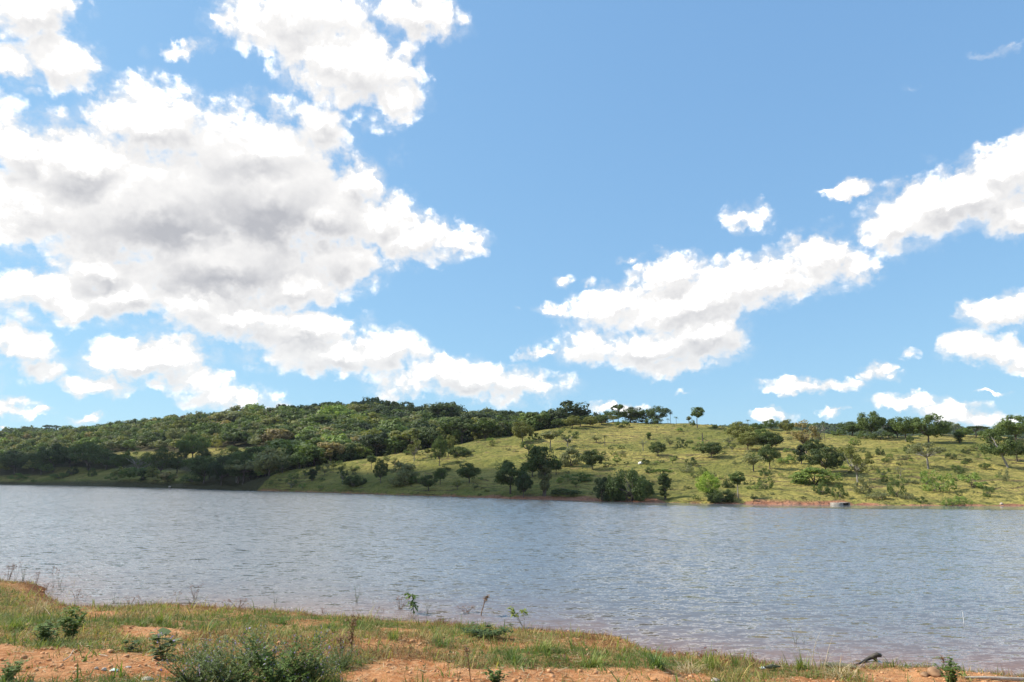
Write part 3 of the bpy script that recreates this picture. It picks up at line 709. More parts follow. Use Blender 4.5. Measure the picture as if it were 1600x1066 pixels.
# ------------------------------------------------------------------ trees and bushes one can tell apart (kind, photo x, row of the foot, width, height, colour, label)
TREES = [
 # shaded shore on the left
 ('round', 82, 738, 38, 42, 'dg', 'broad dark shaded tree above the far left shore'),
 ('airy', 64, 742, 24, 24, 'g', 'thin shaded tree with slim trunk left of the lit grass patch, far left'),
 ('spread', 138, 735, 54, 40, 'dg', 'widest dark shaded tree behind the round black bush on the left shore'),
 ('bush', 112, 742, 14, 12, 'bl', 'small round almost black bush standing alone on the shaded left slope'),
 ('bush', 144, 745, 11, 13, 'dg', 'small upright dark bush right of the round black bush on the left slope'),
 ('spread', 166, 734, 36, 26, 'dg', 'low spreading dark tree between two lit grass strips on the left hill'),
 ('round', 22, 741, 40, 30, 'dg', 'broad shaded tree nearest the left edge above the red shore'),
 ('scrub', 30, 749, 26, 9, 'g', 'low shaded scrub just above the red bank at the far left'),
 ('airy', 215, 737, 34, 34, 'g', 'grey green airy tree with slim trunk on the shaded left slope'),
 ('round', 250, 746, 34, 44, 'dg', 'tall dark shaded tree between the airy grey tree and the lit meadow'),
 ('column', 222, 754, 14, 22, 'bl', 'narrow dark shrub tree low on the shaded slope above the red bank'),
 ('bush', 262, 752, 20, 12, 'g', 'low shaded bush right below the tall dark tree on the left slope'),
 ('round', 276, 740, 24, 24, 'dg', 'medium shaded tree below the narrow lit meadow'),
 ('dense', 300, 719, 38, 38, 'g', 'large dark round tree standing in the narrow sunlit meadow'),
 ('round', 318, 723, 18, 20, 'dg', 'small dark tree touching the right side of the large meadow tree'),
 ('round', 283, 722, 16, 17, 'dg', 'small dark tree touching the left side of the large meadow tree'),
 ('tall', 271, 706, 20, 34, 'gy', 'tall greyish pale tree behind the left end of the narrow meadow'),
 ('airy', 337, 704, 14, 16, 'yl', 'small sunlit yellowish tree at the upper edge of the meadow'),
 ('round', 362, 709, 14, 12, 'g', 'small round green tree alone on the right half of the sunlit meadow'),
 ('dense', 318, 756, 32, 36, 'dg', 'leftmost tree of the dark grove filling the inlet beside the grassy point'),
 ('dense', 345, 758, 36, 44, 'bl', 'largest tree in the middle of the dark inlet grove'),
 ('dense', 372, 754, 34, 42, 'dg', 'dark tree behind the tip of the grassy point'),
 ('tall', 369, 757, 13, 26, 'gy', 'greyish slim tree at the water end of the dark inlet grove'),
 ('dense', 398, 745, 36, 44, 'dg', 'tall dark tree of the inlet grove above the left slope of the grassy point'),
 ('round', 420, 738, 34, 40, 'dg', 'dark tree at the foot of the wood behind the grassy point'),
 ('round', 390, 750, 22, 20, 'g', 'small rounded tree where the inlet grove meets the grassy point'),
 # grassy point
 ('airy', 441, 740, 15, 20, 'dg', 'slim dark tree highest up the left flank of the grassy point'),
 ('round', 461, 733, 24, 21, 'ol', 'rounded olive tree on the edge of the wood above the grassy point'),
 ('scrub', 459, 749, 17, 9, 'g', 'low spreading bush under the slim dark tree on the grassy point'),
 ('column', 487, 752, 13, 19, 'bl', 'upright black green bush alone on the lower grassy point'),
 ('round', 496, 740, 7, 12, 'dg', 'small narrow tree above the upright black green bush'),
 ('airy', 535, 757, 16, 30, 'dg', 'slender dark tree with tall trunk on the lower grassy slope'),
 ('thicket', 553, 760, 30, 16, 'dg', 'low round dark thicket right of the slender dark tree'),
 ('airy', 521, 734, 11, 12, 'ol', 'small thin olive tree on the crest of the grassy point'),
 ('tall', 580, 734, 11, 20, 'dg', 'little round headed tree on a thin trunk on the grassy crest'),
 ('round', 594, 755, 21, 34, 'dg', 'dark upright tree left of the wide grey thicket on the mid slope'),
 ('airy', 617, 730, 12, 13, 'dg', 'small dark tree above the wide grey thicket'),
 ('thicket', 628, 758, 42, 32, 'gy', 'wide grey green thicket in the middle of the shaded grassy slope'),
 ('bush', 652, 755, 22, 14, 'g', 'low bush between the wide grey thicket and the next dark trees'),
 ('round', 669, 768, 26, 24, 'dg', 'dark round tree close to the water below the slope'),
 ('round', 688, 757, 18, 24, 'dg', 'dark tree standing just above the round waterside tree'),
 ('airy', 647, 721, 21, 36, 'ol', 'tall airy tree with bare lower trunk at the corner of the wood'),
 ('tall', 667, 716, 9, 14, 'ol', 'small thin tree right of the tall airy corner tree'),
 ('round', 686, 728, 22, 44, 'g', 'tallest dark leafy tree on the open slope beside the wood'),
 ('round', 700, 714, 18, 32, 'ol', 'olive tree just behind the tallest tree on the open slope'),
 ('thicket', 718, 713, 30, 14, 'dg', 'low dark elongated thicket on the upper slope'),
 ('dense', 733, 755, 27, 29, 'dg', 'dark spreading tree alone on the middle slope, casting a long shadow'),
 ('round', 791, 742, 11, 22, 'dg', 'small dark upright tree left of the large shore group'),
 # edge of the wood in the middle
 ('tall', 548, 683, 20, 28, 'tan', 'round headed tan tree standing clear above the wood on a long trunk'),
 ('airy', 610, 688, 20, 30, 'gy', 'greyish round tree in front of the dark ridge wood'),
 ('airy', 630, 686, 24, 32, 'gy', 'second greyish round tree in front of the dark ridge wood'),
 ('airy', 664, 684, 22, 22, 'ol', 'olive tree at the upper border of the wood, right of the two greyish ones'),
 ('umbrella', 725, 687, 27, 23, 'gy', 'left of two pale flat topped trees at the top of the pasture'),
 ('umbrella', 747, 686, 22, 22, 'tan', 'right of two pale flat topped trees at the top of the pasture'),
 ('airy', 786, 681, 18, 20, 'gy', 'small pale grey tree at the top of the pasture, right of the flat topped pair'),
 ('umbrella', 609, 660, 24, 32, 'bl', 'dark flat topped tree that stands highest on the left skyline'),
 ('umbrella', 632, 662, 30, 32, 'bl', 'dark broad topped tree right beside the highest skyline tree'),
 ('round', 675, 668, 26, 26, 'bl', 'dark round ridge tree just right of the dip in the skyline'),
 ('round', 699, 670, 22, 24, 'bl', 'second dark ridge tree right of the dip in the skyline'),
 ('umbrella', 727, 672, 28, 24, 'bl', 'dark flat ridge tree behind the pair of pale flat topped trees'),
 ('round', 762, 673, 14, 22, 'bl', 'narrow dark ridge tree between two gaps of sky'),
 ('umbrella', 782, 673, 22, 24, 'bl', 'dark spreading ridge tree over the small pale grey tree'),
 ('umbrella', 811, 674, 22, 26, 'bl', 'dark spreading tree on the skyline above the large olive tree'),
 # right part of the wood edge
 ('dense', 816, 692, 32, 32, 'ol', 'large round olive tree at the top left of the pasture'),
 ('airy', 826, 710, 23, 23, 'g', 'small forked airy tree below the large round olive tree'),
 ('bush', 836, 688, 18, 11, 'g', 'low bush right of the large round olive tree'),
 ('round', 851, 671, 22, 14, 'g', 'low rounded green tree on the ridge right of the large olive tree'),
 ('tall', 861, 702, 24, 28, 'gy', 'greyish olive tree with straight trunk on the upper pasture'),
 ('airy', 887, 698, 26, 27, 'g', 'dark forked tree right of the greyish olive tree on the upper pasture'),
 ('round', 874, 669, 20, 14, 'dg', 'low dark round tree on the ridge beside the olive round one'),
 ('dense', 894, 670, 22, 19, 'ol', 'round olive tree on the ridge above the dark forked tree'),
 ('umbrella', 892, 664, 26, 19, 'bl', 'dark far tree whose top shows behind the ridge olive tree'),
 ('dense', 922, 668, 19, 17, 'ol', 'single round olive tree on the ridge left of the summit group'),
 ('scrub', 948, 661, 22, 12, 'gy', 'grey scrubby tree at the left foot of the summit group'),
 ('umbrella', 966, 658, 21, 26, 'g', 'umbrella shaped tree with open crown in the summit group'),
 ('dense', 985, 659, 33, 22, 'dg', 'dense dark tree in the middle of the summit group'),
 ('umbrella', 1010, 658, 24, 20, 'g', 'lighter open tree between the dense dark one and the wide one on the summit'),
 ('spread', 1028, 659, 32, 25, 'dg', 'wide dark tree at the right end of the summit group'),
 ('bush', 972, 668, 18, 11, 'g', 'low bush in the grass just below the dense summit tree'),
 ('palm', 1048, 662, 8, 19, 'dg', 'tallest palm beside the summit group'),
 ('palm', 1044, 665, 6, 11, 'dg', 'smallest palm at the foot of the tallest palm'),
 ('palm', 1057, 665, 7, 14, 'dg', 'middle palm on the skyline between the summit group and the tall single tree'),
 ('tall', 1090, 669, 17, 31, 'g', 'tall single tree with open crown standing clear on the skyline'),
 ('tall', 1076, 664, 8, 13, 'gy', 'thin sapling left of the tall single skyline tree'),
 ('bush', 1082, 665, 8, 9, 'g', 'small bush at the left foot of the tall single skyline tree'),
 ('round', 1117, 672, 8, 8, 'g', 'small round bush alone on the ridge right of the tall single tree'),
 ('palm', 1169, 664, 8, 13, 'dg', 'lone palm on the skyline above the big olive pair'),
 # middle pasture
 ('palm', 945, 697, 13, 17, 'gy', 'low grey green palm in the middle of the pasture'),
 ('airy', 932, 692, 14, 12, 'gy', 'thin greyish shrub left of the low grey green palm'),
 ('bare', 1005, 704, 14, 20, 'gy', 'small leafless grey tree in the centre of the pasture'),
 ('column', 1014, 687, 7, 11, 'g', 'narrow green shrub above the leafless grey tree'),
 ('airy', 1047, 700, 10, 18, 'gy', 'thin grey green tree left of the dark round bush on the pasture'),
 ('bush', 1066, 700, 14, 13, 'dg', 'dark round bush on the upper pasture right of the thin grey green tree'),
 ('round', 1028, 713, 23, 21, 'dg', 'dark leaning tree with a long shadow to its right, centre of the pasture'),
 ('dense', 1112, 716, 32, 24, 'dg', 'wide dark tree on the pasture left of the big olive pair'),
 ('airy', 1144, 706, 10, 15, 'g', 'small green tree between the wide dark tree and the olive pair'),
 ('dense', 1158, 694, 30, 33, 'ol', 'upper tree of the big olive pair on the slope'),
 ('dense', 1169, 704, 29, 28, 'ol', 'lower tree of the big olive pair on the slope'),
 ('dense', 1193, 702, 28, 30, 'g', 'rounded green tree right of the big olive pair'),
 ('thicket', 892, 728, 30, 27, 'gy', 'rounded grey green thicket above the shore, left of the dark green round tree'),
 ('dense', 925, 734, 32, 29, 'dg', 'dark green round tree with shadow, above the waterside thicket'),
 ('bush', 1009, 726, 10, 9, 'dg', 'little dark bush beside the white boulder'),
 ('bush', 1017, 739, 14, 9, 'dg', 'small dark bush below the white boulder'),
 ('bush', 1081, 728, 16, 13, 'dg', 'dark ball shaped bush in the grass below the wide dark tree'),
 ('scrub', 1072, 738, 22, 11, 'gy', 'greyish low shrub below the dark ball shaped bush'),
 ('scrub', 1099, 741, 14, 11, 'g', 'low green shrub above the lime green tree'),
 ('round', 798, 772, 44, 46, 'dg', 'leftmost dark tree of the large waterside group'),
 ('dense', 832, 745, 24, 28, 'g', 'rounded tree behind the tall vine grown tree at the shore'),
 ('tall', 848, 775, 36, 72, 'dg', 'tallest waterside tree, its trunk wrapped in vines'),
 ('column', 851, 776, 20, 56, 'gy', 'greyish mass of hanging vines around the tallest waterside tree'),
 ('dense', 818, 778, 24, 36, 'bl', 'dark low tree between the leftmost and the tallest of the waterside group'),
 ('round', 869, 742, 20, 22, 'dg', 'dark round tree upper right of the tallest waterside tree'),
 ('scrub', 902, 752, 40, 12, 'g', 'broad low green scrub on the slope right of the waterside group'),
 ('bush', 884, 774, 44, 10, 'dg', 'long low dark bush at the water right of the tallest waterside tree'),
 ('thicket', 985, 782, 56, 44, 'dg', 'biggest dense dark thicket hanging over the red bank'),
 ('thicket', 943, 783, 27, 34, 'bl', 'dark thicket joined to the left side of the biggest one'),
 ('thicket', 958, 784, 22, 38, 'dg', 'narrow dark thicket with pale stems between the two dark ones'),
 ('thicket', 1006, 772, 28, 22, 'g', 'lower right shoulder bush of the biggest dense thicket'),
 ('column', 1039, 781, 18, 40, 'dg', 'pillar of dark vines standing at the water edge'),
 ('umbrella', 1034, 752, 30, 18, 'lg', 'light green flat crown just behind the pillar of vines'),
 ('round', 1108, 783, 32, 42, 'lime', 'bright lime green tree with a pale trunk at the shore'),
 ('thicket', 1124, 786, 38, 19, 'dg', 'dark spreading bush under the bright lime green tree'),
 ('bush', 1139, 762, 18, 14, 'dg', 'dark bush between the lime green tree and the white trunked tree'),
 ('tall', 1154, 780, 22, 40, 'g', 'slim tree with a whitish trunk right of the lime green tree'),
 ('airy', 1178, 737, 27, 32, 'gy', 'airy grey tree with thin stems above the shore'),
 ('round', 1203, 733, 24, 36, 'dg', 'dark upright tree right of the airy grey tree, with a black shadow'),
 ('dense', 1206, 703, 30, 26, 'dg', 'dark dense tree above the dark upright one'),
 ('bush', 1196, 744, 16, 12, 'g', 'small green bush below the airy grey tree'),
 ('scrub', 1196, 764, 22, 18, 'g', 'low green scrub near the shore right of the white trunked tree'),
 # right hand slope
 ('bush', 996, 661, 24, 11, 'dg', 'dark undergrowth filling the foot of the summit group'),
 ('bush', 1018, 662, 26, 10, 'g', 'green undergrowth below the wide dark summit tree'),
 ('spread', 958, 660, 26, 17, 'g', 'low spreading green tree at the left of the summit group'),
 ('dense', 940, 664, 20, 15, 'dg', 'dark round tree between the ridge olive trees and the summit group'),
 ('round', 907, 667, 20, 16, 'bl', 'dark tree between the two round olive trees on the ridge'),
 ('bush', 1350, 686, 22, 12, 'g', 'bright green bush at the left foot of the right skyline group'),
 ('bush', 1378, 687, 26, 12, 'dg', 'dark undergrowth below the right skyline group'),
 ('dense', 1402, 684, 24, 22, 'dg', 'dark filler tree between the open tree and the rounded tree of the skyline group'),
 ('dense', 1474, 681, 22, 16, 'g', 'rounded tree half hidden behind the largest round skyline tree'),
 ('round', 1508, 683, 20, 14, 'g', 'low green tree left of the flat dark skyline tree'),
 ('dense', 1562, 686, 28, 20, 'g', 'dense tree left of the large leafy tree at the right edge'),
 ('bush', 1310, 680, 20, 9, 'g', 'low bush on the ridge right of the leafless pale tree'),
 ('bush', 1245, 716, 22, 12, 'g', 'green bush left of the narrow vine column'),
 ('bush', 1228, 724, 20, 10, 'lg', 'light green bush down left of the narrow vine column'),
 ('round', 1182, 678, 20, 16, 'g', 'low round tree up right of the big olive pair'),
 ('bush', 1180, 716, 22, 10, 'g', 'low bush below the lower tree of the big olive pair'),
 ('dense', 52, 738, 30, 28, 'dg', 'shaded round tree in the row above the far left shore'),
 ('dense', 108, 730, 34, 28, 'dg', 'shaded round tree right behind the small round black bush'),
 ('round', 190, 738, 28, 26, 'dg', 'shaded tree between the two widest trees of the left shore'),
 ('bush', 178, 750, 22, 10, 'g', 'shaded low bush above the red bank left of the narrow shrub tree'),
 ('bush', 92, 748, 20, 9, 'g', 'shaded low bush down left of the small round black bush'),
 ('bush', 300, 756, 30, 14, 'dg', 'shaded thick bush at the left rim of the inlet grove'),
 ('bush', 236, 744, 22, 12, 'g', 'shaded bush between the airy grey tree and the tall dark one'),
 ('round', 1205, 672, 22, 16, 'g', 'low green tree on the ridge left of the big half bare tree'),
 ('dense', 1230, 678, 21, 21, 'ol', 'round olive tree on the ridge beside the big half bare tree'),
 ('airy', 1260, 708, 38, 48, 'tan', 'big half bare tree with a greyish tan crown on the upper slope'),
 ('dense', 1272, 714, 26, 26, 'dg', 'dark tree growing against the foot of the big half bare tree'),
 ('bare', 1280, 708, 24, 46, 'gy', 'leafless pale tree right beside the big half bare tree'),
 ('palm', 1289, 690, 9, 32, 'dg', 'tall thin palm whose head stands above the leafless pale tree'),
 ('column', 1252, 726, 13, 30, 'bl', 'narrow black green column of vines left of the big dark round tree'),
 ('dense', 1291, 742, 48, 42, 'dg', 'biggest dark round tree in the middle of the right slope'),
 ('thicket', 1272, 756, 60, 24, 'lg', 'pale green low thicket in front of the biggest dark round tree'),
 ('airy', 1340, 754, 46, 62, 'ol', 'tall airy forked tree right of the biggest dark round tree'),
 ('round', 1333, 681, 34, 21, 'dg', 'dark low tree on the ridge left of the dense skyline group'),
 ('dense', 1362, 684, 34, 38, 'g', 'dense green tree at the left of the right skyline group'),
 ('umbrella', 1388, 684, 30, 28, 'dg', 'dark open tree behind the dense one of the right skyline group'),
 ('round', 1416, 690, 30, 36, 'g', 'rounded tree with a thin trunk in the right skyline group'),
 ('bush', 1422, 693, 9, 13, 'g', 'small narrow bush at the foot of the thin trunked skyline tree'),
 ('dense', 1452, 692, 48, 42, 'g', 'largest round tree of the right skyline group, casting a dark shadow'),
 ('round', 1487, 679, 26, 18, 'ol', 'olive tree behind the largest round skyline tree'),
 ('column', 1500, 692, 14, 18, 'g', 'small conical tree right of the largest round skyline tree'),
 ('umbrella', 1525, 683, 34, 16, 'dg', 'flat dark tree on the skyline near the right edge'),
 ('round', 1546, 686, 22, 14, 'g', 'low green tree between the flat dark one and the edge group'),
 ('dense', 1588, 690, 40, 38, 'g', 'large leafy tree on the skyline at the right edge'),
 ('lean', 1576, 731, 42, 58, 'g', 'leaning tree with pale bare branches near the right edge'),
 ('round', 1590, 722, 26, 30, 'dg', 'dark tree just behind the leaning tree at the right edge'),
 ('bush', 1376, 711, 11, 12, 'dg', 'small black round bush alone on the open right slope'),
 ('umbrella', 1450, 733, 48, 38, 'gy', 'wide grey flat topped tree with several stems on the right slope'),
 ('bush', 1425, 707, 20, 12, 'g', 'green bush at the upper left of the wide grey flat topped tree'),
 ('bush', 1487, 718, 12, 10, 'dg', 'small dark bush right of the wide grey flat topped tree'),
 ('bare', 1407, 744, 18, 15, 'gy', 'small dead grey stump of a tree with twigs on the right slope'),
 ('scrub', 1464, 768, 50, 30, 'lg', 'wide loose green shrub on the lower right slope'),
 ('scrub', 1518, 762, 26, 22, 'lg', 'smaller loose green shrub right of the wide loose one'),
 ('airy', 1500, 748, 12, 18, 'g', 'thin small tree above the two loose green shrubs'),
 ('bush', 1286, 772, 24, 18, 'g', 'dark green bush above the pink earth bank'),
 ('bush', 1313, 778, 20, 20, 'g', 'dark green bush just above the small concrete block'),
 ('scrub', 1350, 772, 26, 26, 'gy', 'greyish shrub at the foot of the tall airy forked tree'),
 ('bush', 1372, 780, 24, 11, 'gy', 'low grey bush right of the small concrete block'),
 ('scrub', 1402, 776, 26, 32, 'g', 'dark loose shrub on the lower slope below the dead grey stump'),
 ('bush', 1417, 780, 20, 10, 'gy', 'low bluish grey bush near the water'),
 ('bush', 1440, 786, 15, 10, 'g', 'small green bush near the water right of the bluish grey one'),
 ('scrub', 1545, 776, 14, 16, 'g', 'small shrub near the right end of the shore'),
 ('scrub', 1570, 752, 12, 18, 'gy', 'thin grey shrub below the leaning tree'),
 ('round', 1540, 734, 14, 10, 'g', 'low bush left of the foot of the leaning tree'),
]
for t in TREES:
    put(*t)

# clumps of reed at the waterline and low scrub dotted over the pasture
for i, (sx, b, w, h) in enumerate([(1478, 790, 12, 12), (1490, 790, 13, 10), (1503, 789, 12, 11), (1515, 788, 10, 9), (1498, 784, 14, 9)]):
    put('scrub', sx, b, w, h, 'lg', 'bright green reedy bush in the row along the right hand waterline', group='bright green reedy bushes at the waterline')
r_ = np.random.default_rng(77)
LM = [(1108,765,'lime green tree'),(1039,762,'pillar of dark vines'),(985,760,'biggest dense thicket'),(850,745,'tallest waterside tree'),(1315,787,'concrete block'),(1450,712,'wide grey flat topped tree'),(1570,700,'leaning tree'),
      (1291,722,'biggest dark round tree'),(1262,690,'big half bare tree'),(1163,688,'big olive pair'),(1090,655,'tall single skyline tree'),(985,655,'summit group'),(1001,722,'white boulder'),(1005,694,'leafless grey tree'),(733,742,'dark spreading tree'),
      (647,705,'tall airy corner tree'),(628,745,'wide grey thicket'),(487,744,'upright black green bush'),(345,740,'inlet grove'),(112,737,'round black bush'),(1407,737,'dead grey stump'),(1098,685,'dead trunk'),(816,678,'large round olive tree'),
      (1453,675,'largest skyline tree'),(1340,725,'tall airy forked tree'),(1028,702,'centre tree with long shadow'),(1376,706,'black round bush'),(1154,760,'white trunked tree'),(553,752,'low round thicket'),(1464,752,'wide loose green shrub'),
      (925,722,'dark round tree above the thicket'),(887,685,'dark forked pasture tree'),(1112,705,'wide dark pasture tree'),(718,706,'dark elongated thicket'),(1517,752,'smaller loose shrub'),(250,725,'tall dark shaded tree'),(1525,680,'flat skyline tree'),(441,731,'slim dark tree')]
def near_landmark(sx, sy):
    a, b, nm = min(LM, key=lambda q: (q[0] - sx) ** 2 + (2.2 * (q[1] - sy)) ** 2)
    dx, dy = sx - a, sy - b; d = math.hypot(dx, dy)
    far = 'close to and' if d < 18 else 'a little way' if d < 42 else 'well'
    ang = math.degrees(math.atan2(-dy * 1.8, dx)) % 360
    w = ['right of', 'up and right of', 'straight above', 'up and left of', 'left of', 'down and left of', 'straight below', 'down and right of'][int((ang + 22.5) // 45) % 8]
    return f'{far} {w} the {nm}' if len(nm.split()) < 4 else f'{far.split()[0]} {w} the {nm}'.replace('a right', 'right').replace('a left', 'left')
done = 0; tries = 0
tx = [(t[1], t[2], t[3]) for t in TREES]
while done < 235 and tries < 6000:
    tries += 1
    sx = r_.uniform(380, 1640) if r_.random() < .85 else r_.uniform(0, 380); sy = r_.uniform(662, 788)
    x, y, z = hit(sx, sy)
    qx, qy = to_px(x, y, z)
    if abs(qy - sy) > 1 or y > 300 or z < 0.3: continue
    if sx > 380 and y > np.interp(x / y, RA[0], RA[2]) : continue
    if sx < 380 and WOODS(np.array([x]), np.array([y]))[0] > .5 and sy < 735: continue
    if fbm(np.array([x]), np.array([y]), 14, 2)[0] < .42: continue
    if any(abs(sx - a) < c * .6 and abs(sy - b) < 9 for a, b, c in tx): continue
    big = r_.random()
    if big > .9:
        w = r_.uniform(9, 15); hh = w * r_.uniform(.8, 1.2); kd = 'airy'; nm = 'small_tree'
        lab = 'small airy tree ' + near_landmark(sx, sy); gp = 'small airy trees on the pasture'
    elif big > .45:
        w = r_.uniform(6, 12); hh = w * r_.uniform(.45, .7); kd = 'scrub'; nm = 'bush'
        lab = 'low loose bush ' + near_landmark(sx, sy); gp = 'loose scrub bushes on the pasture'
    else:
        w = r_.uniform(5, 10); hh = w * r_.uniform(.5, .8); kd = 'bush'; nm = 'bush'
        lab = 'small compact bush ' + near_landmark(sx, sy); gp = 'compact bushes on the pasture'
    put(kd, sx, sy, w, hh, ['dg', 'g', 'gy', 'ol', 'lg'][r_.integers(0, 5)], lab, name=nm, cat='tree' if nm == 'small_tree' else 'bush', group=gp)
    done += 1

# ------------------------------------------------------------------ the wood: 290 trees as things, the rest as one mass
cand = []
r2 = np.random.default_rng(3)
for gy in np.arange(150, 445, 5.2):
    half = gy * 1.05
    for gx in np.arange(-half, gy * .62, 5.2):
        cand.append((gx + r2.uniform(-2.3, 2.3), gy + r2.uniform(-2.3, 2.3)))
cand = np.array(cand)
wd = WOODS(cand[:, 0], cand[:, 1])
zz, _, sh_ = height(cand[:, 0], cand[:, 1])
uu = cand[:, 0] / cand[:, 1]
db = np.interp(uu, RB[0], RB[2])
px, py = to_px(cand[:, 0], cand[:, 1], zz)
low = np.where(px < 372, fbm(cand[:, 0], cand[:, 1], 20, 2) + (py < 738) * .5 > .52, True)
ok = (wd > .5) & (zz > .8) & (cand[:, 1] < db + 14) & (sh_ > 4) & low & (px < 960)
# hide nothing useful: drop trees far below the crest line of the grassy point
ra = np.interp(uu, RA[0], RA[2]); yra = np.interp(uu, RA[0], RA[1])
ok &= ~((px > 372) & (py > yra + 14))
for (mx, my, rx, ry) in [(232, 712, 74, 7), (355, 708, 62, 9), (300, 713, 74, 6), (455, 702, 26, 6)]:
    ok &= ~((np.abs(px - mx) < rx) & (py > my - ry * .4) & (py < my + 23))
cand = cand[ok]; zz = zz[ok]; px = px[ok]; py = py[ok]; uu = uu[ok]; sz = None
hgt = r2.uniform(4.2, 8.2, len(cand)) * np.interp(px, [0, 200, 420, 560, 900], [.75, .8, .95, 1.15, 1.1])
hgt *= np.where(r2.random(len(cand)) > .93, 1.35, 1)
pal = ['g', 'ol', 'dg', 'gy', 'lg', 'bl', 'tan', 'br']
def pick_col(x, yy):
    dark = np.interp(x, [430, 560, 640, 900], [0, .55, .75, .85]) * (1 if yy < 672 else .35)
    if r2.random() < dark: return ['bl', 'dg', 'bl', 'dg', 'g'][r2.integers(0, 5)]
    return pal[r2.choice(8, p=[.33, .20, .19, .13, .08, .04, .02, .01])]
cols = [pick_col(a, b) for a, b in zip(px, py)]
inview = (px > -20)
score = hgt / cand[:, 1] * inview + (np.random.default_rng(9).random(len(cand)) * .004)
order = np.argsort(-score)
cname = {'g': 'green', 'ol': 'olive green', 'dg': 'dark green', 'gy': 'greyish green', 'lg': 'light green', 'bl': 'very dark', 'tan': 'tan coloured', 'br': 'brownish'}
NF = 290
for k in order[:NF]:
    x_, y_ = px[k], py[k]
    crest = 742 - np.interp(x_, [0, 300, 600, 900], [58, 88, 98, 74])
    rowz = 'on the crest' if y_ < crest + 12 else 'on the upper slope' if y_ < crest + 30 else 'on the middle slope' if y_ < crest + 52 else 'low on the slope'
    colz = 'at the left end of the wood' if x_ < 90 else 'left of the meadow' if x_ < 215 else 'above the narrow meadow' if x_ < 290 else 'behind the large meadow tree' if x_ < 350 else 'above the inlet grove' if x_ < 430 else 'behind the grassy point' if x_ < 520 else 'around the tan tree' if x_ < 590 else 'below the highest skyline trees' if x_ < 680 else 'behind the pale flat topped pair'
    i = int(r2.integers(0, 5)); w0, h0 = WIDTH['forest', i]; wk = hgt[k] * r2.uniform(1.0, 1.5)
    hz_ = 'very tall' if hgt[k] > 9 else 'tall' if hgt[k] > 7.9 else 'fairly tall' if hgt[k] > 7 else 'small' if hgt[k] < 5.6 else 'wide' if wk > hgt[k] * 1.3 else 'medium'
    lab = f'{hz_} {cname[cols[k]]} tree {rowz} {colz}'
    plant('forest_tree', 'forest', (cand[k, 0], cand[k, 1], zz[k] - .2), wk, hgt[k], cols[k], lab, 'tree', cname[cols[k]] + ' trees of the wood', var=i)
def mass(name, idx, C, Z, Hh, colours, nl, leaf, label, cat, seed):
    r = np.random.default_rng(seed); Vs = []; Fs = []; T = []; k0 = 0
    base = []
    for s in range(6):
        n = 14; cs = r.normal(size=(n, 3)); cs /= np.linalg.norm(cs, axis=1)[:, None]
        cs = cs * np.array([.42, .42, .3]) * r.uniform(.5, 1, (n, 1)) + [0, 0, .62]
        base.append(clump_leaves(r, cs, np.full(n, .19), nl, leaf, rand=.4))
    for q in idx:
        V, F = base[r.integers(0, 6)]
        a = r.uniform(0, 6.28); ca, sa = math.cos(a), math.sin(a); h_ = Hh[q]; w_ = h_ * r.uniform(1.0, 1.5)
        Vw = np.stack([(V[:, 0] * ca - V[:, 1] * sa) * w_ + C[q, 0], (V[:, 0] * sa + V[:, 1] * ca) * w_ + C[q, 1], V[:, 2] * h_ + Z[q]], 1)
        c = np.array(COLS[colours[q]]) * GAIN * r.uniform(.8, 1.2)
        Vs.append(Vw); Fs.append(F + k0); k0 += len(V); T.append(np.tile([*c, 1.0], (len(V), 1)))
    me = np_mesh(name, np.concatenate(Vs), np.concatenate(Fs), [LEAF_TINT])
    at = me.attributes.new('tint', 'FLOAT_COLOR', 'POINT'); at.data.foreach_set('color', np.concatenate(T).astype(np.float32).ravel())
    return props(link(name, me), label, cat, kind='stuff')
mass('woodland', order[NF:], cand, zz, hgt, cols, 480, .066, 'far crowns of the wood covering the left hill', 'woodland', 8)
# distant wooded hills
fc = []
for gy in np.arange(620, 1060, 15):
    for gx in np.arange(-gy * 1.1, gy * 1.0, 8.5):
        fc.append((gx + r2.uniform(-3.5, 3.5), gy + r2.uniform(-7, 7)))
fc = np.array(fc); fz = height(fc[:, 0], fc[:, 1])[0]
fd = np.interp(fc[:, 0] / fc[:, 1], RC[0], RC[2])
fpx, fpy = to_px(fc[:, 0], fc[:, 1], fz)
kk = ((fpx < 240) | (fpx > 980)) & (fc[:, 1] < fd + 70) & (fc[:, 1] > fd - np.where(fpx > 980, 330, 70))
fc = fc[kk]; fz = fz[kk]; fh = r2.uniform(6, 10.5, len(fc))
mass('distant_woodland', np.arange(len(fc)), fc, fz - .8, fh, [['dg', 'bl', 'g'][r2.integers(0, 3)] for _ in fc], 110, .12, 'dark wood on the far hills at the horizon', 'woodland', 12)
put('umbrella', 79, 678, 24, 13, 'bl', 'lone umbrella shaped tree on the far ridge at the left edge')
put('umbrella', 42, 679, 22, 10, 'bl', 'low dark flat tree on the far ridge left of the umbrella shaped one')

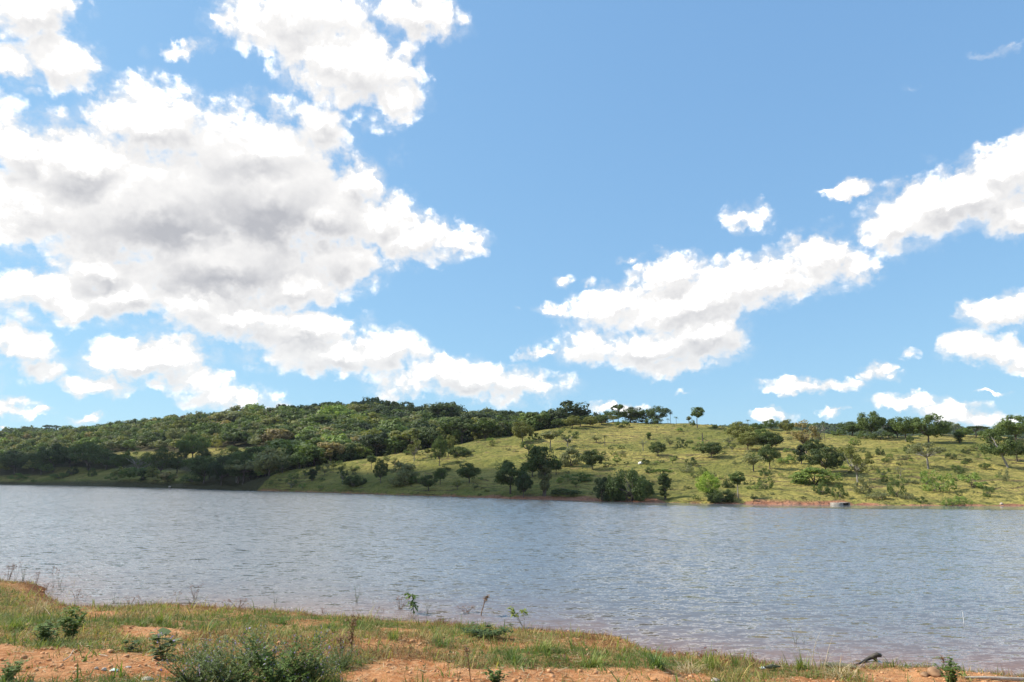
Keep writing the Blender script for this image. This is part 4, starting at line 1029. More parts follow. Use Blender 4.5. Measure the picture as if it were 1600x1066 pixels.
# ------------------------------------------------------------------ unseen cloud, added and shaped to shade the left shore and the ridge (outside the picture, towards the sun)
def shade_cloud(name, pts, label):
    import bmesh
    m = bpy.data.materials.get('shade_cloud_white')
    if m is None:
        m, n, o = material('shade_cloud_white')
        d = n.node('ShaderNodeBsdfDiffuse'); d.inputs[0].default_value = (.9, .9, .9, 1)
        t = n.node('ShaderNodeBsdfTranslucent'); t.inputs[0].default_value = (.8, .8, .82, 1)
        x = n.node('ShaderNodeMixShader'); x.inputs[0].default_value = .4
        m.node_tree.links.new(d.outputs[0], x.inputs[1]); m.node_tree.links.new(t.outputs[0], x.inputs[2]); m.node_tree.links.new(x.outputs[0], o.inputs[0])
    parts = []
    for (x, y, rx, ry) in pts:
        b = bmesh.new(); bmesh.ops.create_icosphere(b, subdivisions=4, radius=1)
        v = np.array([q.co[:] for q in b.verts]); f = np.array([[q.index for q in k.verts] for k in b.faces]); b.free()
        d = 1 + .5 * (fbm(v[:, 0] * 3 + x, v[:, 1] * 3 + v[:, 2] * 2 + y, 1.1, 4) - .5)
        v = v * d[:, None] * [rx, ry, max(rx, ry) * np.where(1, .45, .45)]
        v[:, 2] = np.where(v[:, 2] < 0, v[:, 2] * .4, v[:, 2])
        c = Vector((x, y, 8)) + SDIR * (700 / SDIR.z)
        parts.append((v + np.array(c), f))
    me = np_mesh(name, *join(parts), [m], True)
    return props(link(name, me), kind='structure')
P1 = []
for sx, top in [(-90, 726), (-30, 727), (30, 727), (90, 728), (150, 729), (200, 727), (250, 727), (300, 729), (350, 724), (395, 728), (440, 744), (500, 748), (560, 746), (620, 740), (680, 742), (740, 740), (800, 744), (850, 750)]:
    x1, y1, z1 = hit(sx, top)
    y0 = float(np.interp(x1 / y1, FAR_U, FAR_Y)); 
    if sx < 420: y1 = min(y1, y0 + 70)
    yc = (y0 + y1) / 2 - 2; xc = x1 / y1 * yc
    P1.append((xc, yc, (24 if sx < 380 else 13), (y1 - y0) / 2 + (3 if sx < 420 else 6)))
shade_cloud('shade_cloud', P1, None)
P2 = [(hit(sx, 662)[0], 392, 26, 20) for sx in (575, 630, 690, 750, 810, 860)]
shade_cloud('shade_cloud', P2, None)

# ------------------------------------------------------------------ small things on the far side
def simple(name, V, F, mat, parent=None, smooth=False): return link(name, np_mesh(name, V, F, [mat], smooth), parent)
def plain(name, a, b, scale=8, rough=.9, bump=0.0):
    m, n, o = material(name)
    P = n.node('ShaderNodeTexCoord').outputs['Object']
    q = n.noise(P, scale, 5, .6)
    principled(n, o, n.mix(n.step(q, .35, .65), a, b), rough, q if bump else None, .8, bump or .1)
    return m
CONC = plain('concrete', (.25, .22, .18), (.36, .32, .26), 3)
RECESS_SHADE = plain('recess_shade', (.05, .04, .035), (.09, .07, .06), 3)  # shade of the opening, put into a darker colour than the concrete
def box(x0, x1, y0, y1, z0, z1):
    V = np.array([[x, y, z] for z in (z0, z1) for x, y in ((x0, y0), (x1, y0), (x1, y1), (x0, y1))], float)
    return V, np.array([[3, 2, 1, 0], [4, 5, 6, 7], [0, 1, 5, 4], [1, 2, 6, 5], [2, 3, 7, 6], [3, 0, 4, 7]])
bx, by = wpt(1302, 789.6); ex, _ = wpt(1327, 789.6)
t = bpy.data.objects.new('concrete_block', None); COL.objects.link(t); t.location = (bx, by - .3, 0)
Wd = ex - bx
simple('wall', *box(0, Wd * .56, 0, 1.2, -.5, .32), CONC, t)
simple('end_wall', *box(Wd * .94, Wd, .02, 1.2, -.5, .31), CONC, t)
simple('recess', *box(Wd * .56 + .003, Wd * .94 - .003, .35, 1.15, -.5, .28), RECESS_SHADE, t)
simple('roof_slab', *box(Wd * .56 + .004, Wd + .02, -.03, 1.22, .29, .35), CONC, t)
props(t, 'small grey concrete block with a dark recess at the water edge below the pink bank', 'concrete block')
def rock_mesh(seed, flat=.6, n=3, rough=.5):
    import bmesh
    b = bmesh.new(); bmesh.ops.create_icosphere(b, subdivisions=n, radius=.5)
    v = np.array([q.co[:] for q in b.verts]); f = np.array([[q.index for q in k.verts] for k in b.faces]); b.free()
    d = 1 + rough * 1.6 * (fbm(v[:, 0] * 4 + seed, v[:, 1] * 4 + v[:, 2] * 5 + seed * 2, 1.3, 4, .6) - .5)
    v = v * d[:, None] * [1, .8, flat]
    return v, f
STONE = plain('stone', (.42, .34, .26), (.58, .50, .42), 4)
def rock(name, sx, sy, wpx, flat, mat, label, cat, near=False, seed=1, sink=.3, **kw):
    x, y, z = hit(sx, sy, near); dep = y * CP + (z - H) * SP; s = wpx * dep / FPX
    v, f = rock_mesh(seed, flat)
    o = simple(name, v * s, f, mat, smooth=True); o.location = (x, y, z + s * flat * (.5 - sink)); o.rotation_euler = (0, 0, seed)
    return props(o, label, cat, **kw)
rock('stone', 1565, 788.5, 5, .8, STONE, 'single pale stone at the far waterline near the right edge', 'stone', seed=3)
rock('stone', 265, 762, 5, .6, STONE, 'pale stone at the shaded far waterline on the left', 'stone', seed=5)
x, y, z = hit(1098, 692); k = y / FPX
tr = simple('dead_trunk', *tube([[0, 0, -.2], [.04, 0, 6 * k], [.0, 0, 12 * k], [.05, 0, 15 * k]], [.17, .15, .12, .05], 7), BARK, smooth=True)
tr.location = (x, y, z); props(tr, 'bare upright dead trunk standing alone on the upper pasture', 'dead trunk')
WHITE = plain('white_stone', (.66, .63, .58), (.80, .78, .74), 2)
rock('boulder', 1001, 725.5, 8, .62, WHITE, 'small white boulder in the open grass beside a little dark bush', 'boulder', seed=9)
rock('boulder', 1411, 680, 5, .7, WHITE, 'tiny white boulder far off under the right skyline trees', 'boulder', seed=11)

# ------------------------------------------------------------------ near bank: plants
def close_material(name, c0, c1, trans=.3, rough=.6):
    m, n, o = material(name)
    geo = n.node('ShaderNodeNewGeometry')
    c = n.mix(geo.outputs['Random Per Island'], c0, c1)
    d = n.node('ShaderNodeBsdfPrincipled'); n.put(d.inputs['Base Color'], c); d.inputs['Roughness'].default_value = rough
    d.inputs['Specular IOR Level'].default_value = .3
    t = n.node('ShaderNodeBsdfTranslucent'); n.put(t.inputs[0], n.v('MULTIPLY', c, (1.2, 1.3, .8)))
    x = n.node('ShaderNodeMixShader'); x.inputs[0].default_value = trans
    n.t.links.new(d.outputs[0], x.inputs[1]); n.t.links.new(t.outputs[0], x.inputs[2]); n.t.links.new(x.outputs[0], o.inputs[0])
    return m
M_GREEN = close_material('weed_leaf_green', (.085, .135, .030), (.17, .24, .060))
M_DARK = close_material('weed_leaf_dark', (.050, .085, .024), (.11, .16, .045))
M_GREY = close_material('weed_leaf_greyish', (.095, .135, .046), (.20, .245, .095))
M_YEL = close_material('weed_leaf_yellowish', (.16, .21, .04), (.30, .32, .08))
M_DRY = close_material('weed_dry', (.16, .085, .045), (.30, .18, .09), .15)
M_RED = close_material('weed_reddish', (.13, .06, .045), (.22, .11, .07), .15)
M_LILAC = close_material('flower_lilac', (.30, .22, .42), (.46, .38, .58), .3)
M_STRAW = close_material('straw', (.38, .28, .15), (.58, .46, .27), .2)
M_STEM = close_material('weed_stem', (.09, .10, .04), (.17, .14, .07), 0)
GRASS = foliage_material('grass_blades', 'tint', .35)

def blade_strip(C, L, Wd, ang, lean, curl, r):
    """grass blades: n roots C, length L, width Wd, heading ang, lean from vertical -> V,F (each a bent 3-point strip)"""
    n = len(C); t = np.array([0, .5, 1.0])
    dx, dy = np.cos(ang), np.sin(ang)
    out = []
    for i, tt in enumerate(t):
        a = lean + curl * tt
        hx = L * tt * np.sin(a); hz = L * tt * np.cos(a * .9)
        p = C + np.stack([dx * hx, dy * hx, hz], 1)
        w = Wd * (1 - tt) ** .7 * .5
        ta = ang + r.uniform(-.9, .9, n) * 0 + math.pi / 2
        sd = np.stack([np.cos(ta) * w, np.sin(ta) * w, np.zeros(n)], 1)
        if i < 2: out += [p - sd, p + sd]
        else: out += [p]
    V = np.stack(out, 1).reshape(-1, 3)
    b = np.arange(n)[:, None] * 5
    return V, [np.concatenate([b + 0, b + 1, b + 3, b + 2], 1), np.concatenate([b + 2, b + 3, b + 4], 1)]

# grass as one mass
rg = np.random.default_rng(21)
NT_ = 60000
yy = rg.uniform(7.8, 27, NT_); xx = rg.uniform(-1, 1, NT_) * (yy * .80 + .5)
ga, gx, gy_ = grass_amount(xx, yy)
ee = shore_y(xx) - yy
keep = rg.random(NT_) < ga * np.interp(yy, [8, 26], [.9, 1.0])
keep |= (rg.random(NT_) < .035) & (ee > .2)
keep |= (ee > -1.1) & (ee < 0) & (rg.random(NT_) < .10 * sstep(fbm(xx, yy, 2.0, 2), .45, .65)) & (gx < 1250)
xx, yy, ee, ga = xx[keep], yy[keep], ee[keep], ga[keep]
zz_ = height(xx, yy)[0]
nb_ = 7
fr = fbm(xx + 40, yy, 1.1, 3, .6); fr2 = fbm(xx - 11, yy + 7, 3.2, 3)
X_ = np.repeat(xx, nb_); Y_ = np.repeat(yy, nb_); Z_ = np.repeat(zz_, nb_)
n_ = len(X_)
E_ = np.repeat(ee, nb_); R1 = np.repeat(fr, nb_); R2 = np.repeat(fr2, nb_)
sp = rg.normal(0, .05, (n_, 2))
L = np.clip(rg.gamma(5, .022, n_), .03, .32) * np.interp(R1, [.3, .7], [.75, 1.35])
tuft = np.repeat(rg.random(len(xx)) < .09, nb_)
L = np.where(tuft, L * 1.5, L)
Zb = np.where(E_ < 0, np.maximum(Z_, -.08), Z_)
V, F = blade_strip(np.stack([X_ + sp[:, 0], Y_ + sp[:, 1], Zb - .01], 1), L, rg.uniform(.006, .014, n_) * np.where(tuft, 2.2, 1), rg.uniform(0, 6.28, n_), rg.uniform(.1, 1.15, n_), rg.uniform(.1, 1.0, n_), rg)
pal_ = np.array([[.095, .135, .030], [.155, .180, .045], [.25, .235, .08], [.40, .29, .13], [.26, .13, .055], [.17, .085, .04]])
# drier and redder along the waterline, greener behind
PX_ = np.repeat(gx[keep], nb_); PY_ = np.repeat(gy_[keep], nb_)
bias = np.zeros(n_)
for (qx, qy, qa, qb, am) in [(830,1000,150,13,.5),(960,1008,45,16,.5),(85,935,50,25,.45),(280,957,90,9,.4),(690,976,70,9,.4),(640,1002,60,12,.3),(330,1002,70,12,.35),(180,968,80,10,.3),(440,990,60,10,.2),
        (300,984,90,12,-.4),(790,1022,130,16,-.4),(50,972,80,16,-.35),(1030,1040,80,10,-.5),(560,990,90,10,-.3),(700,1005,60,12,-.35),(430,972,80,9,-.3),(70,1012,120,9,-.4),(1250,1045,40,9,-.3)]:
    bias += am * np.exp(-((PX_ - qx) / qa) ** 2 - ((PY_ - qy) / qb) ** 2)
dry = np.clip(.26 + bias + .85 * sstep(-np.abs(E_ - .3), -1.9, 0) + 1.9 * (R2 - .5) + .9 * (R1 - .5) + rg.normal(0, .2, n_), 0, 1)
dry = np.where(tuft, dry * .45, dry)
ci = np.clip((dry * 5.2 + rg.normal(0, .7, n_)), 0, 5).astype(int)
tint = pal_[ci] * rg.uniform(.7, 1.3, (n_, 1)) * np.where(tuft, 1.25, 1)[:, None]
me = np_mesh('grass', V, F, [GRASS])
tt = np.concatenate([np.repeat(tint, 5, 0), np.ones((n_ * 5, 1))], 1).astype(np.float32)
at = me.attributes.new('tint', 'FLOAT_COLOR', 'POINT'); at.data.foreach_set('color', tt.ravel())
props(link('grass', me), 'short green and rusty grass covering the near bank', 'grass', kind='stuff')
# dry straw lying about
n_ = 5200
yy = rg.uniform(8, 26, n_); xx = rg.uniform(-1, 1, n_) * (yy * .8 + .5); ee = shore_y(xx) - yy
k_ = (ee > .1); xx, yy = xx[k_], yy[k_]; n_ = len(xx); zz_ = height(xx, yy)[0]
a_ = rg.uniform(0, 6.28, n_); l_ = rg.uniform(.04, .22, n_); w_ = rg.uniform(.003, .007, n_)
d_ = np.stack([np.cos(a_), np.sin(a_), rg.normal(0, .12, n_)], 1) * l_[:, None] / 2; s_ = np.stack([-np.sin(a_), np.cos(a_), np.zeros(n_)], 1) * w_[:, None]
c_ = np.stack([xx, yy, zz_ + .02], 1)
V = np.stack([c_ - d_ - s_, c_ + d_ - s_, c_ + d_ + s_, c_ - d_ + s_], 1).reshape(-1, 3)
props(link('straw_litter', np_mesh('straw_litter', V, np.arange(4 * n_).reshape(-1, 4), [M_STRAW])), 'dry straw and stalks lying over the bare soil', 'straw', kind='stuff')
# clods and pebbles
CLOD = plain('clod', (.46, .22, .09), (.62, .34, .17), 6)
n_ = 9000
yy = 8 + rg.random(n_) ** 1.4 * 17; xx = rg.uniform(-1, 1, n_) * (yy * .8 + .5); ee = shore_y(xx) - yy; ga = grass_amount(xx, yy)[0]
k_ = (ee > -.1) & (rg.random(n_) > ga * .8); xx, yy = xx[k_], yy[k_]; n_ = len(xx); zz_ = height(xx, yy)[0]
bases = [rock_mesh(s, .65, 1, .9) for s in range(8)]
Vs, Fs, kk_ = [], [], 0
sz_ = np.clip(rg.gamma(1.5, .019, n_), .01, .14)
for i in range(n_):
    v, f = bases[i % 8]; a = rg.uniform(0, 6.28); ca, sa = math.cos(a), math.sin(a)
    q = v * sz_[i]; Vs.append(np.stack([q[:, 0] * ca - q[:, 1] * sa + xx[i], q[:, 0] * sa + q[:, 1] * ca + yy[i], q[:, 2] + zz_[i] + sz_[i] * .15], 1)); Fs.append(f + kk_); kk_ += len(v)
props(link('earth_clods', np_mesh('earth_clods', np.concatenate(Vs), np.concatenate(Fs), [CLOD])), 'crumbs and clods of orange earth on the bare bank', 'earth clods', kind='stuff')

def herb(seed, nst=12, spread=.5, nleaf=160, ls=.07, asp=.5, mats=(M_STEM, M_GREEN, None), flowers=0, droop=0.0, tops=False, lean=(0, 0), sr=.008, fs=.02, branch=0):
    """a herb of height 1: stems with leaves along them, flowers near the tips"""
    r = np.random.default_rng(seed); st = []; lc = []; fc_ = []
    stems = []
    for i in range(nst):
        a = r.uniform(0, 6.28); s = spread * r.uniform(.15, 1) ** .7; h = r.uniform(.6, 1.0) if nst < 40 else r.uniform(.22, 1.0) * (1.05 - .35 * s / spread)
        tip = np.array([math.cos(a) * s + lean[0], math.sin(a) * s + lean[1], h])
        if nst == 1: tip = np.array([lean[0], lean[1], 1.0])
        b = np.array([math.cos(a), math.sin(a), 0]) * spread * .08
        t_ = np.linspace(0, 1, 7)[:, None]
        p = b + (tip - b) * np.concatenate([t_ ** 1.3, t_ ** 1.3, t_], 1) + r.normal(0, .012, (7, 3)) * t_
        p[:, 2] -= droop * .4 * t_[:, 0] ** 3
        p[0, 2] = -.04
        stems.append(p); st.append(tube(p, np.linspace(sr, sr * .35, 7), 4))
        for _ in range(branch):
            k = r.integers(2, 6); q = p[k]; d = r.normal(0, 1, 3) * [1, 1, .3]; d /= np.linalg.norm(d); d = d * r.uniform(.12, .3) + [0, 0, .12]
            pp = np.stack([q, q + d * .5 + [0, 0, .02], q + d]); stems.append(np.array([q + d * f for f in np.linspace(0, 1, 7)])); st.append(tube(pp, [sr * .6, sr * .45, sr * .25], 4))
    n = nleaf; k = r.integers(0, len(stems), n); t = r.uniform(.75 if tops else .12, 1, n) ** (1 if nst < 40 else 1.0)
    S = np.array(stems); f = t * 6; i0 = np.minimum(f.astype(int), 5); fr_ = (f - i0)[:, None]
    base = S[k, i0] * (1 - fr_) + S[k, i0 + 1] * fr_
    a = r.uniform(0, 6.28, n); up = r.uniform(-.3, .7, n) - droop * 1.3
    d = np.stack([np.cos(a) * np.cos(up), np.sin(a) * np.cos(up), np.sin(up)], 1)
    l = ls * r.uniform(.6, 1.3, n)[:, None]
    side = np.cross(d, [0, 0, 1.]); side /= np.linalg.norm(side, axis=1)[:, None] + 1e-9
    side = side * asp * l * .5
    mid = base + d * l * .5 + np.cross(side, d) * .15; tip = base + d * l - [0, 0, 1] * l * .12
    V = np.stack([base, mid - side, tip, mid + side], 1).reshape(-1, 3)
    parts = [('stem', *join(st), mats[0]), ('foliage', V, np.arange(4 * n).reshape(-1, 4), mats[1])]
    if flowers:
        k = r.integers(0, len(stems), flowers); c = S[k, 6] - r.uniform(0, .12, (flowers, 1)) * [0, 0, 1] + r.normal(0, .02, (flowers, 3))
        fv, ff = leaf_quads(r, c, r.normal(size=(flowers, 3)) + [0, 0, .5], fs, .8)
        parts.append(('flower_spray', fv, ff, mats[2]))
    return [(nm, np_mesh(nm, v, f_, [m_], nm == 'stem')) for nm, v, f_, m_ in parts]
def tuft_kind(seed, n, spread, mat, wd=.05, seeds=0):
    r = np.random.default_rng(seed)
    C = np.concatenate([r.normal(0, spread * .16, (n, 2)), np.full((n, 1), -.02)], 1)
    V, F = blade_strip(C, r.uniform(.5, 1.1, n), np.full(n, wd) * r.uniform(.6, 1.2, n), r.uniform(0, 6.28, n), r.uniform(.05, .6, n) * spread * 1.6, r.uniform(.1, .9, n) * spread * 1.3, r)
    return [('blades', np_mesh('blades', V, F, [mat]))]
HB = {
 'lilac_a': herb(1, 60, 1.0, 2600, .075, .5, (M_STEM, M_GREY, M_LILAC), 170, fs=.018, sr=.006),
 'lilac_b': herb(2, 56, 1.0, 2400, .08, .5, (M_STEM, M_GREY, M_LILAC), 120, fs=.018, sr=.006),
 'lilac_c': herb(3, 52, 1.0, 2400, .08, .5, (M_STEM, M_GREEN, M_LILAC), 70, fs=.018, sr=.006),
 'leafy': herb(4, 16, .55, 420, .15, .7, (M_STEM, M_GREEN, None)),
 'leafy2': herb(5, 14, .5, 300, .16, .65, (M_STEM, M_GREEN, None)),
 'broad': herb(6, 9, .55, 60, .28, .75, (M_STEM, M_GREY, M_LILAC), 24, fs=.03),
 'rosette': herb(7, 7, .6, 46, .34, .7, (M_STEM, M_DARK, None)),
 'droop': herb(8, 1, .2, 52, .24, .40, (M_STEM, M_GREEN, None), droop=.55, lean=(-.15, 0), sr=.018, branch=5),
 'fan': herb(9, 5, .75, 60, .24, .5, (M_STEM, M_YEL, None), tops=True, droop=.15, sr=.010),
 'dry': herb(10, 3, .12, 150, .10, .55, (M_DRY, M_DRY, None), sr=.014, branch=4),
 'sprig_a': herb(11, 7, .35, 46, .10, .4, (M_DRY, M_RED, None), sr=.007, branch=1),
 'sprig_b': herb(12, 5, .3, 30, .13, .5, (M_STEM, M_RED, None), tops=True, sr=.007),
 'sprig_c': herb(13, 4, .25, 24, .12, .3, (M_STEM, M_DARK, None), sr=.008),
 'thin': herb(14, 2, .12, 60, .07, .5, (M_STEM, M_DARK, None), sr=.008, lean=(-.25, 0), branch=2),
 'seed': herb(15, 3, .16, 50, .09, .45, (M_DRY, M_DRY, None), tops=True, sr=.008),
 'low': herb(16, 30, 1.7, 600, .26, .5, (M_STEM, M_DARK, None)),
 'tuft_g': tuft_kind(17, 90, .9, M_YEL, .05), 'tuft_d': tuft_kind(18, 80, 1.0, M_GREEN, .05), 'tuft_s': tuft_kind(19, 110, 1.1, M_STRAW, .035), 'wisp': tuft_kind(20, 11, .6, M_STRAW, .009),
}
HW = {}
for k, pr in HB.items():
    me = pr[-1 if k.startswith('tuft') or k == 'wisp' else 1][1] if len(pr) > 1 else pr[0][1]
    co = np.empty(len(me.vertices) * 3); me.vertices.foreach_get('co', co); co = co.reshape(-1, 3)
    HW[k] = (float(np.percentile(co[:, 0], 98) - np.percentile(co[:, 0], 2)), float(np.percentile(co[:, 2], 99)))
def weed(kd, sx, base, wpx, hpx, label, name='weed', cat='weed', group=None, rot=None, inwater=False):
    if inwater:
        x, y = wpt(sx, base, 0.0); z = -.04
    else:
        x, y, z = hit(sx, base, True)
    dep = y * CP + (z - H) * SP; w0, h0 = HW[kd]
    root = bpy.data.objects.new(name, None); COL.objects.link(root); root.location = (x, y, z - .01)
    root.scale = (wpx * dep / FPX / w0,) * 2 + (hpx * dep / FPX / h0,)
    root.rotation_euler = (0, 0, rng.uniform(0, 6.28) if rot is None else rot); root.empty_display_size = .2
    for pn, me in HB[kd]: link(pn, me, root)
    return props(root, label, cat, group)
WEEDS = [
 ('droop', 647, 958, 22, 34, 'drooping dark leaved sapling standing in the shallow water, middle of the shore', 'sapling', 1),
 ('fan', 820, 982, 42, 36, 'small sapling with yellowish leaves at its branch ends in the shallow water', 'sapling', 1),
 ('sprig_c', 668, 958, 12, 28, 'thin dark stem right of the drooping sapling', 'weed', 1),
 ('sprig_a', 625, 952, 22, 24, 'sparse twiggy weed in the water left of the drooping sapling', 'weed', 1),
 ('sprig_c', 557, 942, 16, 26, 'thin upright sprig alone in the water left of centre', 'weed', 1),
 ('seed', 750, 962, 14, 34, 'dry brown seed stalk in the water between the two saplings', 'weed', 1),
 ('sprig_a', 728, 957, 22, 14, 'low dry sprig beside the dry brown seed stalk', 'weed', 1),
 ('sprig_c', 1243, 1006, 14, 28, 'pair of dark green stems in the water near the driftwood', 'weed', 1),
 ('sprig_c', 1256, 1005, 7, 16, 'single short dark stem right of the pair of stems in the water', 'weed', 1),
 ('leafy', 110, 1000, 34, 48, 'upright dark leafy weed on the left bank', 'weed', 0),
 ('leafy2', 72, 1006, 40, 34, 'bushy green weed left of the upright dark leafy one', 'weed', 0),
 ('rosette', 205, 1018, 22, 18, 'small dark broad leaved plant on the bare soil', 'weed', 0),
 ('tuft_d', 216, 1006, 18, 14, 'small green tuft above the dark broad leaved plant', 'grass tuft', 0),
 ('broad', 255, 1030, 48, 44, 'plant with broad pale leaves and lilac flowers left of the flowering bush', 'weed', 0),
 ('leafy', 12, 1069, 34, 34, 'dark leafy weed at the bottom left corner', 'weed', 0),
 ('tuft_g', 24, 1050, 30, 18, 'yellowish sprawling tuft above the bottom left weed', 'grass tuft', 0),
 ('lilac_a', 300, 1076, 84, 68, 'left part of the grey green flowering bush at the bottom edge', 'flowering bush', 0),
 ('lilac_b', 360, 1078, 96, 70, 'tall middle clump of the grey green flowering bush at the bottom edge', 'flowering bush', 0),
 ('lilac_c', 430, 1078, 104, 74, 'densest greenest clump of the flowering bush at the bottom edge', 'flowering bush', 0),
 ('lilac_a', 480, 1066, 80, 70, 'right hand greyish clump of the flowering bush at the bottom edge', 'flowering bush', 0),
 ('lilac_a', 400, 1040, 80, 50, 'hindmost clump of the flowering bush', 'flowering bush', 0),
 ('lilac_b', 330, 1046, 60, 36, 'low clump behind the left part of the flowering bush', 'flowering bush', 0),
 ('lilac_a', 535, 1045, 44, 34, 'small greyish clump beside the dry brown stalk', 'flowering bush', 0),
 ('dry', 548, 1032, 20, 66, 'tall dry brown stalk with curled leaves right of the flowering bush', 'dry stalk', 0),
 ('dry', 532, 1034, 18, 40, 'shorter dry yellow brown stalk left of the tall dry one', 'dry stalk', 0),
 ('thin', 700, 1060, 26, 60, 'thin dark weed leaning left on the bare soil', 'weed', 0),
 ('thin', 660, 1066, 18, 40, 'short thin weed left of the leaning thin dark one', 'weed', 0),
 ('seed', 736, 1066, 12, 56, 'thin upright dry weed right of the leaning thin dark one', 'weed', 0),
 ('sprig_c', 716, 1070, 16, 30, 'small sprig at the bottom edge below the thin weeds', 'weed', 0),
 ('leafy2', 775, 1070, 30, 26, 'low greyish weed at the bottom edge right of the thin weeds', 'weed', 0),
 ('low', 762, 996, 62, 18, 'low dark green mat of leaves at the waterline in the middle', 'weed', 0),
 ('sprig_b', 882, 1070, 16, 46, 'lilac tinged sprig at the bottom edge right of the middle', 'weed', 0),
 ('tuft_d', 800, 1036, 40, 34, 'bright green tuft in the grass right of the bare middle patch', 'grass tuft', 0),
 ('tuft_g', 930, 1042, 60, 26, 'wide bright tuft left of the water notch', 'grass tuft', 0),
 ('tuft_d', 1024, 1040, 56, 30, 'widest bright green tuft below the water notch', 'grass tuft', 0),
 ('tuft_s', 1075, 1052, 60, 24, 'straw coloured sprawling tuft on the orange soil', 'grass tuft', 0),
 ('tuft_g', 1112, 1048, 44, 36, 'tall yellowish green tuft left of the lone bright one', 'grass tuft', 0),
 ('tuft_d', 1150, 1042, 26, 26, 'medium tuft beside the tall yellowish one', 'grass tuft', 0),
 ('tuft_g', 1252, 1047, 34, 28, 'lone bright yellow green tuft beside the lying logs', 'grass tuft', 0),
 ('wisp', 1275, 1045, 60, 60, 'long thin dry stems rising over the water by the logs', 'grass tuft', 0),
 ('wisp', 1330, 1044, 14, 50, 'single straight dry stem right of the lying logs', 'grass tuft', 0),
 ('tuft_s', 1318, 1060, 70, 30, 'heap of straw coloured roots on the orange soil below the logs', 'grass tuft', 0),
 ('leafy2', 1487, 1072, 30, 40, 'yellowish green weed at the bottom right beside the clod', 'weed', 0),
 ('seed', 1484, 1062, 10, 36, 'dark seed stalk rising from the bottom right weed', 'weed', 0),
 ('tuft_d', 320, 985, 40, 22, 'bright green tuft on the left bank behind the flowering bush', 'grass tuft', 0),
 ('tuft_g', 250, 975, 40, 24, 'light green tuft near the little bay', 'grass tuft', 0),
 ('tuft_d', 440, 975, 34, 18, 'green tuft behind the right end of the flowering bush', 'grass tuft', 0),
 ('tuft_g', 615, 1000, 30, 20, 'light tuft above the bare middle patch', 'grass tuft', 0),
 ('tuft_d', 690, 1012, 44, 26, 'green tuft leaning over the bare middle patch', 'grass tuft', 0),
 ('tuft_g', 850, 1020, 46, 26, 'pale green tuft between two brighter ones', 'grass tuft', 0),
 ('tuft_s', 60, 960, 40, 34, 'pale straw tuft on the bank at the left edge', 'grass tuft', 0),
 ('tuft_g', 20, 985, 50, 26, 'pale green sprawling tuft at the left edge', 'grass tuft', 0),
]
for (kd, sx, b, w, h, lab, cat, wat) in WEEDS:
    nm = {'weed': 'weed', 'sapling': 'sapling', 'grass tuft': 'grass_tuft', 'flowering bush': 'flowering_bush', 'dry stalk': 'dry_stalk'}[cat]
    weed(kd, sx, b, w, h, lab, nm, cat, None, inwater=bool(wat))
WB = [(12, 912, 14, 34), (24, 908, 12, 32), (36, 908, 14, 28), (5, 914, 8, 26), (56, 915, 8, 26), (83, 918, 10, 34), (93, 916, 12, 20), (115, 915, 12, 22), (70, 922, 12, 14), (82, 926, 10, 14), (97, 925, 12, 14), (107, 928, 16, 18),
      (119, 935, 12, 18), (132, 940, 14, 12), (178, 942, 14, 18), (190, 946, 16, 20), (203, 944, 14, 16), (214, 946, 12, 16), (228, 950, 14, 12), (252, 944, 14, 14), (305, 935, 16, 26), (278, 938, 12, 16), (300, 945, 24, 16), (330, 948, 20, 14),
      (372, 950, 22, 18), (355, 945, 14, 10), (430, 948, 10, 26), (462, 955, 14, 14), (475, 962, 10, 12), (593, 965, 12, 18), (690, 970, 12, 10), (1080, 1026, 40, 14), (1050, 1020, 14, 12), (1110, 1028, 40, 14), (1025, 1022, 20, 14), (1140, 1036, 20, 20), (1165, 1040, 18, 26),
      (1180, 1040, 14, 18), (1290, 1040, 14, 22), (1220, 1040, 10, 30), (505, 958, 10, 12), (640, 966, 10, 10), (1352, 1046, 10, 10)]
for i, (sx, b, w, h) in enumerate(WB):
    kd = ['sprig_a', 'sprig_b', 'sprig_c', 'wisp'][i % 4]
    where = 'in the water off the left bank' if sx < 150 else 'along the edge of the little bay' if sx < 480 else 'along the middle waterline' if sx < 1000 else 'in the reddish shallows at the right'
    weed(kd, sx, b, w, h, {'sprig_a': 'twiggy reddish sprig ', 'sprig_b': 'sprig with reddish leaves at its tips ', 'sprig_c': 'thin dark green sprig ', 'wisp': 'few thin dry stems '}[kd] + where, 'water_weed', 'water weed',
         'water weeds ' + where, inwater=True)

# ------------------------------------------------------------------ wood, stones and litter on the near bank
WOODM = plain('wet_wood', (.035, .032, .028), (.085, .07, .05), 12, .6)
WOODP = plain('pale_wood', (.42, .33, .24), (.55, .46, .36), 12, .8)
WOODG = plain('mossy_wood', (.07, .075, .045), (.14, .13, .08), 12, .85)
MUD = plain('dark_clod', (.17, .10, .055), (.34, .20, .11), 8, .95)
def stick(name, pts, rad, mat, label, cat, sides=8):
    o = simple(name, *tube(pts, rad, sides), mat, smooth=True)
    return props(o, label, cat)
def w3(sx, sy, z): x, y = wpt(sx, sy, z); return np.array([x, y, z])
